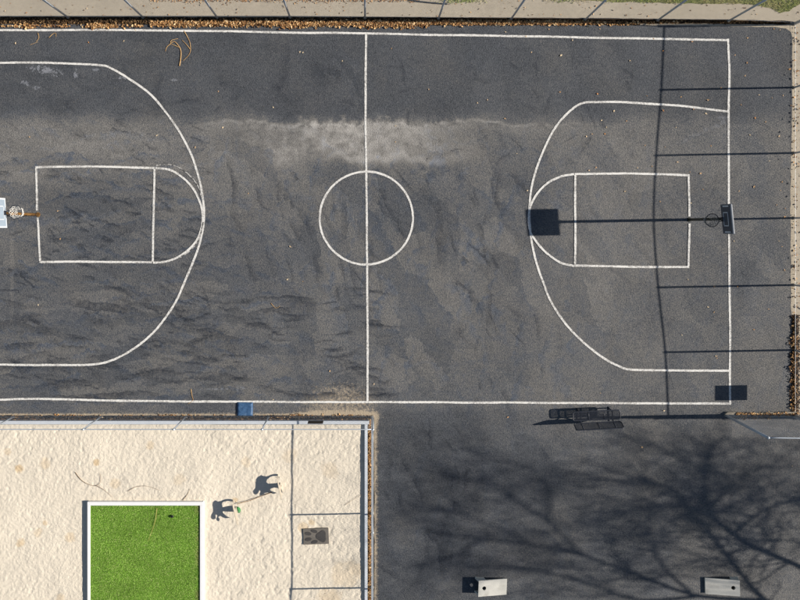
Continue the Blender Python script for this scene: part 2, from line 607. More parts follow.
def sheet(name, pts, mat, kind='structure', label=None, cat=None, thick=0.0, rag=0.0, step=0.15, parent=None):
    """flat polygon from plan points, with a ragged edge when asked"""
    P = [Vector(p) for p in pts]
    if rag:
        out = []
        for i, a in enumerate(P):
            b = P[(i + 1) % len(P)]
            n = max(1, min(400, int((b - a).length / step)))
            d = (b - a)
            nrm = Vector((-d.y, d.x, 0)).normalized()
            for k in range(n):
                q = a + d * (k / n)
                if k:
                    q = q + nrm * (mnoise.noise(q * 2.3) * rag + mnoise.noise(q * 9.0) * rag * 0.6)
                out.append(q)
        P = out
    bm = bmesh.new()
    vs = [bm.verts.new(p) for p in P]
    f = bm.faces.new(vs)
    f.normal_update()
    if f.normal.z < 0:
        f.normal_flip()
    bm.normal_update()
    if thick:
        r = bmesh.ops.extrude_face_region(bm, geom=[f])
        for e in r['geom']:
            if isinstance(e, bmesh.types.BMVert):
                e.co.z += thick
        bmesh.ops.recalc_face_normals(bm, faces=bm.faces)
    bmesh.ops.triangulate(bm, faces=[q for q in bm.faces if len(q.verts) > 4])
    me = bpy.data.meshes.new(name)
    bm.to_mesh(me)
    bm.free()
    return link(name, me, mat, parent, label, cat, None, kind)


def smooth_poly(pts, step=0.08, closed=False):
    """Catmull-Rom through plan points"""
    P = [Vector(p) for p in pts]
    n = len(P)
    out = []
    for i in range(n if closed else n - 1):
        if closed:
            p0, p1, p2, p3 = P[i - 1], P[i], P[(i + 1) % n], P[(i + 2) % n]
        else:
            p0, p1, p2, p3 = P[max(i - 1, 0)], P[i], P[i + 1], P[min(i + 2, n - 1)]
        k = max(2, int((p2 - p1).length / step))
        for j in range(k):
            t = j / k
            out.append(0.5 * ((2 * p1) + (-p0 + p2) * t + (2 * p0 - 5 * p1 + 4 * p2 - p3) * t * t + (-p0 + 3 * p1 - 3 * p2 + p3) * t ** 3))
    if not closed:
        out.append(P[-1])
    return out


# ------------------------------------------------------------------ the ground
ground = sheet('ground', [(-300, -300, -0.05), (300, -300, -0.05), (300, 300, -0.05), (-300, 300, -0.05)], 'soil')
tag(ground, 'dark soil under and around the courts', 'ground')

asph_px = [(-180, 24), (0, 24), (200, 25), (400, 25.5), (600, 25), (640, 25.2), (700, 26.2), (775, 27), (786, 28.5), (791, 32), (792.5, 38), (792, 120), (790.5, 200), (791, 300),
           (792, 330), (793, 380), (795, 411), (726, 413.5), (724, 416), (727, 417.5), (900, 416.5), (1500, 417), (1500, 1100), (374.6, 1100),
           (374.4, 600), (374, 416.5), (200, 415.8), (0, 415.2), (-180, 415)]
court = sheet('asphalt_court', [G(a, b) for a, b in asph_px], 'asphalt', rag=0.03)
tag(court, 'dark grey worn asphalt basketball court and adjoining lot', 'court')

# path along the north, verge along the east
sheet('path', [G(-300, -60, -0.02), G(560, -60, -0.02), G(1100, -60, -0.02), G(1100, 22, -0.02), G(797, 22, -0.02), G(780, 20.5, -0.02), G(600, 18, -0.02),
               G(400, 17.2, -0.02), G(200, 17.0, -0.02), G(-300, 16.5, -0.02)], 'path', thick=0.022, rag=0.02,
      label='pale tan path running along the north fence', cat='path')
sheet('verge', [G(786, 22, -0.02), G(1100, 22.5, -0.02), G(1100, 415.5, -0.02), G(790, 415.5, -0.02), G(787, 300, -0.02), G(786, 100, -0.02)], 'path',
      label='pale sandy verge along the east fence', cat='verge')
grass_px = [(430, -60), (470, -6), (520, -3), (560, -1), (600, 1.2), (650, 2.6), (700, 3.8), (740, 3.6), (760, 6), (772, 9), (780, 13.2), (789, 11.5), (800, 4), (830, -14), (860, -60)]
sheet('gutter_strip', [G(640, 23.6, -0.012), G(720, 23.8, -0.012), G(800, 24.6, -0.012), G(800, 34, -0.012), G(640, 34, -0.012)], 'path', rag=0.02,
      label='pale strip of grit between the north fence and the asphalt near the corner', cat='strip')
lawn = sheet('lawn', [G(a, b, 0.007) for a, b in grass_px], 'turf_soil', rag=0.05, label='strip of green and yellow grass beyond the path', cat='grass')


def inside(px, py, poly):
    r = False
    j = len(poly) - 1
    for i in range(len(poly)):
        xi, yi = poly[i]
        xj, yj = poly[j]
        if (yi > py) != (yj > py) and px < (xj - xi) * (py - yi) / (yj - yi) + xi:
            r = not r
        j = i
    return r


def blades(name, pts, z, h, w, mat, **kw):
    vs, fs = [], []
    for (x, y) in pts:
        a = random.uniform(0, 6.283)
        hh = h * random.uniform(0.6, 1.3)
        ww = w * random.uniform(0.7, 1.3)
        lx, ly = math.cos(a), math.sin(a)
        t = random.uniform(0.2, 1.0) * hh
        ta = a + 1.57 + random.uniform(-0.6, 0.6)
        b = len(vs)
        vs += [(x - lx * ww, y - ly * ww, z), (x + lx * ww, y + ly * ww, z),
               (x + math.cos(ta) * t * 0.5 + lx * ww * 0.7, y + math.sin(ta) * t * 0.5 + ly * ww * 0.7, z + hh * 0.7),
               (x + math.cos(ta) * t * 1.3, y + math.sin(ta) * t * 1.3, z + hh)]
        fs += [(b, b + 1, b + 2), (b, b + 2, b + 3)]
    me = bpy.data.meshes.new(name)
    me.from_pydata(vs, [], fs)
    return link(name, me, mat, **kw)


gp = []
while len(gp) < 26000:
    px, py = random.uniform(430, 860), random.uniform(-42, 14)
    d = 1.5 * mnoise.noise(Vector((px * 0.05, py * 0.05, 0)))
    if inside(px, py + d, grass_px):
        p = G(px, py)
        gp.append((p.x, p.y))
for _ in range(900):   # stray tufts on the path edge
    cx = random.choice((452, 462, 470, 560, 575, 640, 668))
    px, py = random.gauss(cx, 9), random.gauss(0.5, 1.2)
    p = G(px, py)
    gp.append((p.x, p.y))
g = blades('grass', gp, 0.007, 0.045, 0.010, 'grass_blade', kind='stuff', label='short green and straw coloured grass blades beyond the path', cat='grass')

# ------------------------------------------------------------------ sealer streaks: squeegee pulls, sharp stepped edge on one side, feathered on the other
m = Mat('sealer', 0.8, 0.3)
at = m.nt.nodes.new('ShaderNodeAttribute')
at.attribute_name = 'film'
film = E(m.nt, at.outputs['Fac'])
ng = m.noise(9.0, 3.0, 0.75)
m.color(m.scale_col((0.030, 0.037, 0.052), m.noise(17.0, 2.0, 0.8) * 1.6 + 0.2))
al = film * (ng * 2.6 - 0.45).max(0.0)
m.nt.links.new(al.min(0.85).sock, m.bsdf.inputs['Alpha'])
MT['sealer'] = m.mat


def streaks(specs):
    vs, fs, fa = [], [], []
    rr = random.Random(21)
    zi = 0
    for (u0, v0, u1, v1, n, ang, dang, lmin, lmax, fade, side, den) in specs:
        for _ in range(n):
            cu, cv = rr.uniform(u0, u1), rr.uniform(v0, v1)
            if mnoise.noise(Vector((cu * 0.018, cv * 0.018, 3.0))) < -0.30:
                continue
            a = R(rr.gauss(ang, dang))
            L = rr.uniform(lmin, lmax) * rr.uniform(0.6, 1.0)
            d = Vector((math.cos(a), math.sin(a), 0))
            nn = Vector((-d.y, d.x, 0))
            if rr.random() > side:
                nn = -nn
            c = G(cu, cv)
            zi += 1
            z = 0.0012 + zi * 8e-6
            wid = fade * rr.uniform(0.3, 1.5)
            op = den * rr.uniform(0.10, 0.66)
            t = -L / 2
            bend = rr.gauss(0, 0.10)
            stepv = 0.0
            first = True
            prev = None
            while t < L / 2:
                sw = rr.uniform(0.05, 0.20)
                stepv += rr.gauss(0, 0.028)
                stepv *= 0.92
                k = min(1.0, (L / 2 - abs(t)) / (0.30 * L) + 0.15)
                for tt in (t, t + sw * 0.93):
                    base = c + d * tt + nn * (stepv + bend * tt * tt + rr.gauss(0, 0.006))
                    w2 = wid * rr.uniform(0.7, 1.2)
                    e0 = base
                    e1 = base - nn * 0.03
                    e2 = base - nn * (0.03 + w2)
                    b = len(vs)
                    for q in (e0, e1, e2):
                        vs.append((q.x, q.y, z))
                    fa += [op * k, op * k * 0.75, 0.0]
                    if prev is not None:
                        fs += [(prev, prev + 1, b + 1, b), (prev + 1, prev + 2, b + 2, b + 1)]
                    prev = b
                t += sw
    me = bpy.data.meshes.new('sealer_streaks')
    me.from_pydata(vs, [], fs)
    at_ = me.attributes.new('film', 'FLOAT', 'POINT')
    at_.data.foreach_set('value', fa)
    return link('sealer_streaks', me, 'sealer', court, kind='stuff')


streaks([   # plan box, count, edge angle and spread, length, feather, side, density
    (0, 165, 205, 390, 250, -16, 16, 0.3, 1.4, 0.15, 0.75, 0.95),
    (10, 300, 205, 395, 60, 2, 7, 1.2, 3.4, 0.26, 0.8, 0.8),
    (0, 125, 210, 175, 40, -25, 20, 0.3, 1.0, 0.14, 0.7, 0.7),
    (205, 290, 390, 395, 120, -3, 8, 0.5, 2.2, 0.18, 0.8, 0.9),
    (205, 165, 520, 300, 75, -60, 14, 0.4, 1.8, 0.20, 0.3, 0.75),
    (225, 180, 520, 400, 34, -84, 9, 0.8, 2.6, 0.34, 0.4, 0.55),
    (390, 300, 540, 400, 26, -74, 14, 0.4, 1.6, 0.18, 0.4, 0.7),
    (400, 60, 640, 160, 60, -75, 40, 0.3, 1.3, 0.16, 0.5, 0.55),
    (540, 120, 780, 400, 50, -65, 40, 0.4, 1.8, 0.30, 0.5, 0.32),
    (378, 420, 470, 580, 40, -80, 25, 0.5, 1.8, 0.28, 0.5, 0.8),
    (40, 45, 360, 120, 60, -10, 40, 0.5, 2.2, 0.40, 0.5, 0.4),
])

# ------------------------------------------------------------------ painted court lines
zl = [0.0095]


def line(name, px, w=0.082, closed=False, mat='paint', sm=True):
    zl[0] += 0.0004
    pts = smooth_poly([G(a, b) for a, b in px], 0.07, closed)
    n = len(pts)
    sd = random.uniform(0, 100)
    vs, fs = [], []
    for i, p in enumerate(pts):
        t = (pts[(i + 1) % n] - pts[i - 1]) if closed else (pts[min(i + 1, n - 1)] - pts[max(i - 1, 0)])
        nr = Vector((-t.y, t.x, 0)).normalized()
        wob = nr * (mnoise.noise(p * 0.6 + Vector((sd, 0, 0))) * 0.018)
        ww = w / 2 * (1 + 0.10 * mnoise.noise(p * 1.5 + Vector((0, sd, 0))))
        j1 = ww + random.uniform(-0.005, 0.005)
        j2 = ww + random.uniform(-0.005, 0.005)
        vs += [p + wob + nr * j1 + Vector((0, 0, zl[0])), p + wob - nr * j2 + Vector((0, 0, zl[0]))]
    for i in range(n if closed else n - 1):
        a, b = 2 * i, 2 * ((i + 1) % n)
        fs.append((a, a + 1, b + 1, b))
    me = bpy.data.meshes.new(name)
    me.from_pydata([tuple(v) for v in vs], [], fs)
    return link(name, me, mat, court)


line('sideline', [(-4, 30), (100, 30.3), (200, 31), (300, 32.6), (365, 33.3), (400, 34), (500, 36), (600, 37.7), (660, 39), (729, 40)])
line('sideline', [(-4, 399.6), (42, 398.8), (100, 400.3), (200, 401.5), (300, 401.8), (367, 402), (400, 402), (500, 402.6), (600, 403), (730.5, 403.6)])
line('baseline', [(728, 38.8), (729, 70), (728.6, 110), (728.6, 160), (728.8, 200), (729, 234), (729.6, 300), (730, 340), (729.8, 370), (730, 404.4)])
line('baseline', [(-3.5, 29), (-4, 200), (-3, 400)])
line('centre_line', [(366, 33.8), (365.6, 80), (365.4, 120), (366.4, 170), (367, 265), (367.6, 330), (367.4, 401.2)])
line('centre_circle', [(366.4 + 46.6 * math.cos(a), 218 + 46.4 * math.sin(a)) for a in [i * math.pi / 12 for i in range(24)]], closed=True)
line('three_point_line', [(-3, 63.2), (30, 62.7), (60, 63.2), (100, 65.5), (112, 69), (130, 79.5), (150, 94), (165, 111), (178, 129.5), (190, 152), (196, 168),
                          (201, 187), (203.6, 205), (204, 215), (203, 228), (199, 246), (193, 262), (186, 279), (177.5, 299), (168, 314), (155, 330.5),
                          (140, 344), (125, 354), (108, 361.5), (90, 364.5), (60, 365), (-3, 364.5)])
line('three_point_line', [(727.4, 111.5), (695, 107.5), (660, 104.5), (620, 102), (600, 102), (585, 102.5), (575, 107), (562, 119), (553, 131.5), (545, 147),
                          (537, 166), (532, 185), (529.6, 205), (529.6, 220), (531.2, 240), (536, 262), (543, 282), (550, 300), (562, 319), (575, 334.5),
                          (590, 348), (605, 359), (620, 366.5), (630, 369.3), (660, 370.2), (729.4, 370.5)])
line('lane_line', [(35.6, 167.3), (60, 166.6), (100, 166.6), (155, 168)])
line('lane_line', [(39.6, 261.8), (70, 261.6), (100, 262), (152, 262.3)])
line('lane_end_line', [(36.2, 168), (36.8, 190), (37.2, 210.4)])
line('lane_end_line', [(37.9, 217.6), (39, 240), (40.2, 261)])
line('free_throw_line', [(154.5, 168.6), (153.6, 215), (152.6, 261.6)])
line('free_throw_arc', [(155.6, 168), (170, 170), (182, 177), (192, 187), (199, 200), (202.4, 212), (202, 225), (198, 238), (190, 248.5), (178, 257), (165, 261.6), (153, 262.6)])
line('faded_arc', [(156, 165.4), (168, 164.4), (180, 168), (190, 176), (198, 186), (202, 198)], 0.05, mat='worn_paint')
line('faded_arc', [(203, 222), (199.5, 238), (191, 250), (180, 257.5)], 0.05, mat='worn_paint')
line('lane_line', [(574.6, 174), (620, 173.5), (660, 174.3), (689.4, 175.3)])
line('lane_line', [(574, 265.4), (610, 266.2), (640, 266.9), (689, 267)])
line('lane_end_line', [(688.6, 176), (689, 195), (689.3, 216.4)])
line('lane_end_line', [(689.3, 223.6), (688.8, 245), (688.2, 266.2)])
line('free_throw_line', [(575, 175), (575.2, 220), (574.8, 264.6)])
line('free_throw_arc', [(574, 174), (562, 176), (549, 182), (540, 190), (534, 198.5), (530.4, 207), (529, 216), (530, 230), (535, 240), (543, 250), (553, 258), (562, 263), (574, 265.6)])

# ------------------------------------------------------------------ sand pit
x0, x1 = G(-60, 0).x, G(364.5, 0).x
y0, y1 = G(0, 660).y, G(0, 424.5).y


def vnoise(X, Y, sc, seed, ang=0.0, an=1.0):
    r = np.random.default_rng(seed)
    tab = r.random((256, 256))
    ca, sa = math.cos(ang), math.sin(ang)
    A = (X * ca + Y * sa) * sc / an + 500
    B = (Y * ca - X * sa) * sc + 500
    ia, ib = np.floor(A).astype(int), np.floor(B).astype(int)
    fa, fb = A - ia, B - ib
    fa, fb = fa * fa * (3 - 2 * fa), fb * fb * (3 - 2 * fb)
    g = lambda i, j: tab[i % 256, j % 256]
    return (g(ia, ib) * (1 - fa) + g(ia + 1, ib) * fa) * (1 - fb) + (g(ia, ib + 1) * (1 - fa) + g(ia + 1, ib + 1) * fa) * fb


dx = 0.028
nx, ny = int((x1 - x0) / dx), int((y1 - y0) / dx)
X, Y = np.meshgrid(np.linspace(x0, x1, nx), np.linspace(y0, y1, ny))
Z = 0.05 * (vnoise(X, Y, 0.55, 1) - 0.5) + 0.03 * (vnoise(X, Y, 1.1, 11) - 0.5) + 0.014 * (vnoise(X, Y, 2.6, 2, 0.6, 1.4) - 0.5) + 0.011 * (vnoise(X, Y, 7.5, 3, 0.9, 1.5) - 0.5) + 0.015 * (vnoise(X, Y, 16.0, 4) - 0.5)
Z -= 0.016 * np.clip((vnoise(X, Y, 9.0, 5, 0.7, 1.5) - 0.66) / 0.3, 0, 1) * np.clip((vnoise(X, Y, 0.7, 8) - 0.3) * 3, 0, 1)      # trodden pits
Z -= Z.min() + 0.042
v = np.stack([X, Y, Z], -1).reshape(-1, 3)
idx = np.arange(nx * ny).reshape(ny, nx)
f = np.stack([idx[:-1, :-1], idx[:-1, 1:], idx[1:, 1:], idx[1:, :-1]], -1).reshape(-1, 4)
me = bpy.data.meshes.new('sand')
me.vertices.add(len(v))
me.vertices.foreach_set('co', v.ravel())
me.loops.add(f.size)
me.loops.foreach_set('vertex_index', f.ravel())
me.polygons.add(len(f))
me.polygons.foreach_set('loop_start', np.arange(0, f.size, 4))
me.update()
me.polygons.foreach_set('use_smooth', [True] * len(f))
link('sand', me, 'sand', label='pale cream sand of the fenced pit, dimpled by footprints', cat='sand', kind='structure')
SZ = float(Z.mean())

# white boards edging the sand
MB().box((0, 0, 0), ((368.2 + 60) / S, 0.135, 0.22)).build('border_board', 'grey_board', bevel=0.012,
    label='long white border board between sand pit and north low fence', cat='board', group='white boards edging the sand').location = W((368 - 60) / 2, 422.6, 0.13) + Vector((0, 0, -0.10 + SZ))
b = MB().box((0, 0, 0), (0.115, (660 - 425) / S, 0.22)).build('border_board', 'grey_board', bevel=0.012,
    label='white border board along the east edge of the sand, beside the asphalt lot', cat='board', group='white boards edging the sand')
b.location = W(366.0, (660 + 425.6) / 2, 0.14) + Vector((0, 0, -0.152 + SZ))


# ------------------------------------------------------------------ chain-link fences
def chain_link(a, b, h0, h1, s=0.07, r=0.0013):
    """diagonal wires in the upright plane from a to b, base z to the top profile"""
    a, b = Vector(a), Vector(b)
    L = (b - a).length
    d = (b - a) / L
    nrm = Vector((-d.y, d.x, 0))
    vs, fs = [], []
    hm = max(h0, h1)
    st = s * math.sqrt(2)
    k = -hm
    lo = 0.03
    while k < L + hm:
        for sg in (1, -1):
            # wire t = k + sg*z, clip to 0..L and z to lo..top
            zs, ze = lo, hm
            if sg > 0:
                zs, ze = max(zs, -k), min(ze, L - k)
            else:
                zs, ze = max(zs, k - L), min(ze, k)
            if ze - zs < 0.03:
                continue
            tm = k + sg * ze
            top = h0 + (h1 - h0) * min(max(tm / L, 0), 1) - 0.02
            ze = min(ze, top)
            if ze - zs < 0.03:
                continue
            off = nrm * (0.0022 * sg)
            p0 = a + d * (k + sg * zs) + Vector((0, 0, zs)) + off
            p1 = a + d * (k + sg * ze) + Vector((0, 0, ze)) + off
            t = (p1 - p0).normalized()
            u = t.cross(nrm).normalized()
            bi = len(vs)
            for p in (p0, p1):
                for q in (nrm * r, -nrm * r * 0.5 + u * r * 0.87, -nrm * r * 0.5 - u * r * 0.87):
                    vs.append(p + q)
            fs += [(bi, bi + 1, bi + 4, bi + 3), (bi + 1, bi + 2, bi + 5, bi + 4), (bi + 2, bi, bi + 3, bi + 5)]
        k += st
    return vs, fs


def fence(name, posts, heights, label, cat='fence', pr=0.038, rr=0.024, off=0.045, rail_ext=None, bottom=False, group=None):
    root = empty(name, posts[0], label, cat, group)
    base = Vector(posts[0])
    P = [Vector(p) - base for p in posts]
    for i, (p, h) in enumerate(zip(P, heights)):
        m_ = MB().tube([p + Vector((0, 0, -0.06)), p + Vector((0, 0, h * 0.5)), p + Vector((0, 0, h - 0.01))], pr if 0 < i < len(P) - 1 else pr * 1.25, 12)
        po = m_.build('post', 'galv', root, smooth=True)
        cp = MB().tube([p + Vector((0, 0, h - 0.03)), p + Vector((0, 0, h + 0.02)), p + Vector((0, 0, h + 0.05))], [pr * 1.45, pr * 1.4, pr * 0.4], 12)
        cp.build('cap', 'galv', po, smooth=True)
        ft = MB().tube([p + Vector((0, 0, -0.08)), p + Vector((0, 0, 0.03))], [0.075, 0.06], 10)
        ft.build('footing', 'kerb', po)
    vs, fs = [], []
    for i in range(len(P) - 1):
        a, b = P[i], P[i + 1]
        d = (b - a).normalized()
        n = Vector((-d.y, d.x, 0)) * off
        v_, f_ = chain_link(a + n, b + n, heights[i], heights[i + 1])
        bi = len(vs)
        vs += v_
        fs += [tuple(q + bi for q in f2) for f2 in f_]
    MB().add(vs, fs).build('wire_mesh', 'wire', root)
    top = []
    for i, (p, h) in enumerate(zip(P, heights)):
        top.append(p + Vector((0, 0, h)))
    rail = smooth_poly(top, 0.5)
    MB().tube(rail, rr, 10).build('top_rail', 'galv', root, smooth=True)
    MB().tube([p + Vector((0, 0, 0.08)) + Vector((0, 0.03, 0)) for p in P], 0.004, 5).build('tension_wire', 'wire', root)
    return root


tall_n = [-82, -6, 68, 143, 217, 290, 365, 438.5, 511, 585, 657.5, 728.5]
posts = [G(u, 17.2 + max(0, (u - 300)) * 0.0085, 0.0) for u in tall_n] + [G(794, 23.6, 0.0)]
fence('chain_link_fence', posts, [3.05] * len(posts), 'long tall chain-link fence along the north path, behind the leaf drift')
ye = [23.6, 87.5, 153, 218, 285, 350, 414.6]
fence('chain_link_fence', [G(794.2, v, 0.0) + Vector((0.0, -0.02 if i == 0 else 0, 0)) for i, v in enumerate(ye)],
      [(794 - t) / S / COT for t in (664, 661, 656, 653.5, 658, 665, 668)],
      'tall chain-link fence along the east edge whose posts cast long shadows', off=0.045)
fence('chain_link_fence', [G(725.5, 415.2), G(792.5, 416.0), G(860, 416.0), G(930, 416.0)], [3.08] * 4,
      'short run of tall chain-link fence jutting west at the court south-east corner', rr=0.024)
xs = [-75, 13.5, 101, 185.8, 268.6, 372.6]
fence('chain_link_fence', [G(u, 416.6) for u in xs], [1.82] * len(xs), 'low chain-link fence between the court and the sand pit', pr=0.03, rr=0.021)
yv = [417.2, 513.3, 587.5, 661]
fence('chain_link_fence', [G(372.2, v) for v in yv], [1.82, 1.83, 1.83, 1.83], 'low chain-link fence between the sand pit and the asphalt lot', pr=0.03, rr=0.021, off=-0.035)

# concrete kerb under the short south-east run
kp = [G(724, 413.8), G(727, 411.6), G(760, 412.2), G(795, 411.2), G(798, 413.6), G(797, 417.0), G(760, 416.4), G(727, 416.4)]
sheet('concrete_kerb', [p + Vector((0, 0, -0.03)) for p in kp], 'kerb', kind='structure', thick=0.12, rag=0.02, step=0.08,
      label='rough concrete kerb strewn with leaves under the short fence run', cat='kerb')

# signs on the fences
t = empty('fence_sign', G(793.2, 391.8), 'rectangular sign panel on the east fence casting the dark rectangle across the baseline corner', 'sign')
MB().box((0, 0, 1.41), (0.012, 0.59, 0.73)).build('panel', 'board_white', t, bevel=0.003)
for yy in (-0.25, 0.25):
    for zz in (1.1, 1.72):
        MB().tube([(-0.012, yy, zz), (0.03, yy, zz)], 0.008, 8).build('bolt', 'galv', t)
t = empty('fence_sign', G(317.5, 416.6), 'small black sign hung on the low fence north of the sand', 'sign')
MB().box((0, 0.075, 1.12), (0.58, 0.01, 0.42)).build('panel', 'black_plastic', t, bevel=0.003)
for xx in (-0.25, 0.25):
    MB().tube([(xx, 0.0, 1.28), (xx, 0.085, 1.28)], 0.007, 8).build('bolt', 'galv', t)


# ------------------------------------------------------------------ basketball hoops
def hoop(base, rz, label, pole_mat, face, edge, mark, rim_mat, net_mat, fwd, w=1.05, zb=2.90, zt=3.63, th=0.075, net_len=0.40, style=0):
    """local +x points to the court centre"""
    r = empty('basketball_hoop', base, label, 'hoop', 'basketball hoops', rz)
    MB().tube([(0, 0, -0.05), (0, 0, 1.6), (0, 0, 3.36)], 0.056, 16).build('pole', pole_mat, r, smooth=True)
    MB().tube([(0, 0, -0.03), (0, 0, 0.02)], [0.10, 0.085], 14).build('base_collar', pole_mat, r)
    bx = fwd
    for zz in (3.06, 3.33):
        MB().box(((bx - th) / 2 - 0.02, 0, zz), (max(bx - th, 0.06) + 0.10, 0.14, 0.05)).build('bracket', 'dark_metal', r, bevel=0.004)
    bd = MB().box((bx - th / 2, 0, (zb + zt) / 2), (th, w, zt - zb)).build('backboard', edge, r, bevel=0.03 if style == 0 else 0.012)
    fr = MB()
    if style == 0:
        MB().box((bx + 0.0015, 0, (zb + zt) / 2), (0.006, w - 0.09, zt - zb - 0.10)).build('face_panel', face, bd, bevel=0.002)
        for sy in (-1, 1):  # pale strips painting the highlights on the moulded corners
            MB().box((bx + 0.006, sy * (w / 2 - 0.075), (zb + zt) / 2 + 0.02), (0.012, 0.05, (zt - zb) * 0.55)).build('corner_highlight', mark, bd, bevel=0.004)
    else:
        for sy in (-1, 1):
            MB().box((bx + 0.003, sy * (w / 2 - 0.03), (zb + zt) / 2), (0.008, 0.06, zt - zb - 0.004)).build('border_strip', 'board_white', bd)
        for z_ in (zb + 0.03, zt - 0.03):
            MB().box((bx + 0.003, 0, z_), (0.008, w - 0.124, 0.056)).build('border_strip', 'board_white', bd)
    sq = MB()
    sw, sz0, sz1, lt = 0.46, zb + 0.18, zb + 0.50, 0.035
    sq.box((bx + 0.008, -sw / 2, (sz0 + sz1) / 2), (0.006, lt, sz1 - sz0))
    sq.box((bx + 0.008, sw / 2, (sz0 + sz1) / 2), (0.006, lt, sz1 - sz0))
    sq.box((bx + 0.008, 0, sz0), (0.006, sw - lt - 0.002, lt))
    sq.box((bx + 0.008, 0, sz1), (0.006, sw - lt - 0.002, lt))
    sq.build('target_square', mark, bd)
    cx, rr, zr = bx + 0.40, 0.232, 3.05
    ring = [(cx + rr * math.cos(a), rr * math.sin(a), zr) for a in [i * math.pi / 18 for i in range(36)]]
    rim = MB().tube(ring, 0.012, 8, closed=True).build('rim', rim_mat, r, smooth=True)
    arm = MB()
    arm.box((bx + 0.02, 0, zr - 0.03), (0.035, 0.15, 0.13))
    arm.tube([(bx + 0.02, 0.05, zr), (cx - rr + 0.02, 0.07, zr)], 0.011, 8)
    arm.tube([(bx + 0.02, -0.05, zr), (cx - rr + 0.02, -0.07, zr)], 0.011, 8)
    arm.build('rim_mount', rim_mat, rim)
    # net: crossing cords that narrow downwards
    nm = MB()
    K, J = 12, 6
    rl = random.Random(5 + style)
    def npt(k, j):
        f_ = j / J
        rad = rr * (1 - 0.48 * f_ ** 0.8)
        a = 2 * math.pi * (k + (0.5 if j % 2 else 0)) / K
        jx, jy = (rl.uniform(-1, 1) * 0.03 * f_, rl.uniform(-1, 1) * 0.03 * f_)
        return Vector((cx + rad * math.cos(a) + jx, rad * math.sin(a) + jy, zr - 0.01 - net_len * f_))
    grid = [[npt(k, j) for k in range(K)] for j in range(J + 1)]
    rcord = 0.0065
    for j in range(J):
        for k in range(K):
            p = grid[j][k]
            q1 = grid[j + 1][k]
            q2 = grid[j + 1][(k - 1) % K] if j % 2 == 0 else grid[j + 1][(k + 1) % K]
            nm.tube([p, q1], rcord, 5)
            nm.tube([p, q2], rcord, 5)
    nm.build('net', net_mat, r)
    return r


hoop(G(689.2, 219.6), math.pi + R(5.5), 'dark basketball hoop and board on a black pole by the east baseline', 'pole_dark', 'board_shade_face', 'board_sunlit_edge', 'board_mark_glint', 'dark_metal', 'grey_net', 0.13, style=0)
hoop(G(38.0, 214.6), R(4.0), 'pale basketball board with white net on a rusty pole at the west edge', 'rust', 'board_pale', 'board_pale', 'board_white', 'dark_metal', 'net', 0.16, style=1)


# ------------------------------------------------------------------ metal mesh bench
def bench():
    r = empty('park_bench', G(593, 414), 'dark coated metal mesh bench with backrest beside the south sideline', 'bench', None, R(2.6))
    L, D = 1.82, 0.34

    def panel(name, f, n_div, wid):
        """f(u, v) -> point, u along the bench, v across"""
        fr = MB()
        rc = 0.07
        loop = []
        for (cx, cy, a0) in ((L / 2 - rc, wid / 2 - rc, 0), (-L / 2 + rc, wid / 2 - rc, 90), (-L / 2 + rc, -wid / 2 + rc, 180), (L / 2 - rc, -wid / 2 + rc, 270)):
            for k in range(5):
                a = R(a0 + 90 * k / 4)
                loop.append(f(cx + rc * math.cos(a), cy + rc * math.sin(a)))
        fr.tube(loop, 0.022, 8, closed=True)
        for k in range(1, n_div):
            u = -L / 2 + L * k / n_div
            fr.tube([f(u, -wid / 2), f(u, wid / 2)], 0.02, 8)
        p = fr.build(name, 'dark_metal', r, smooth=True)
        ms = MB()
        s = 0.03
        k = -L / 2 + s
        while k < L / 2 - 0.02:
            ms.tube([f(k, -wid / 2 + 0.01), f(k, wid / 2 - 0.01)], 0.006, 4)
            k += s
        k = -wid / 2 + s
        while k < wid / 2 - 0.01:
            ms.tube([f(-L / 2 + 0.01, k), f(L / 2 - 0.01, k)], 0.006, 4)
            k += s
        ms.build('wire_mesh', 'dark_metal', p)
        return p
    y_s = 0.06
    panel('seat', lambda u, v: Vector((u, y_s + v, 0.45)), 3, D)
    yb0, yb1, z0, z1 = -0.20, -0.36, 0.52, 0.86
    bw = math.hypot(yb1 - yb0, z1 - z0)
    panel('backrest', lambda u, v: Vector((u, (yb0 + yb1) / 2 + v / bw * (yb1 - yb0), (z0 + z1) / 2 + v / bw * (z1 - z0))), 2, bw)
    for sx in (-0.62, 0.62):
        m_ = MB()
        m_.tube([(sx, y_s + 0.15, 0.0), (sx, y_s + 0.13, 0.42)], 0.024, 10)
        m_.tube([(sx, y_s - 0.30, 0.0), (sx, y_s - 0.12, 0.42)], 0.024, 10)
        m_.tube([(sx, y_s + 0.16, 0.425), (sx, y_s - 0.20, 0.425), (sx, yb0 - 0.01, z0), (sx, yb1 - 0.01, z1)], 0.024, 10)
        m_.tube([(sx, y_s + 0.20, 0.015), (sx, y_s - 0.36, 0.015)], 0.02, 8)
        m_.build('leg_frame', 'dark_metal', r, smooth=True)
    MB().tube([(-0.62, y_s - 0.05, 0.22), (0.62, y_s - 0.05, 0.22)], 0.016, 8).build('stretcher', 'dark_metal', r, smooth=True)
    return r


bench()


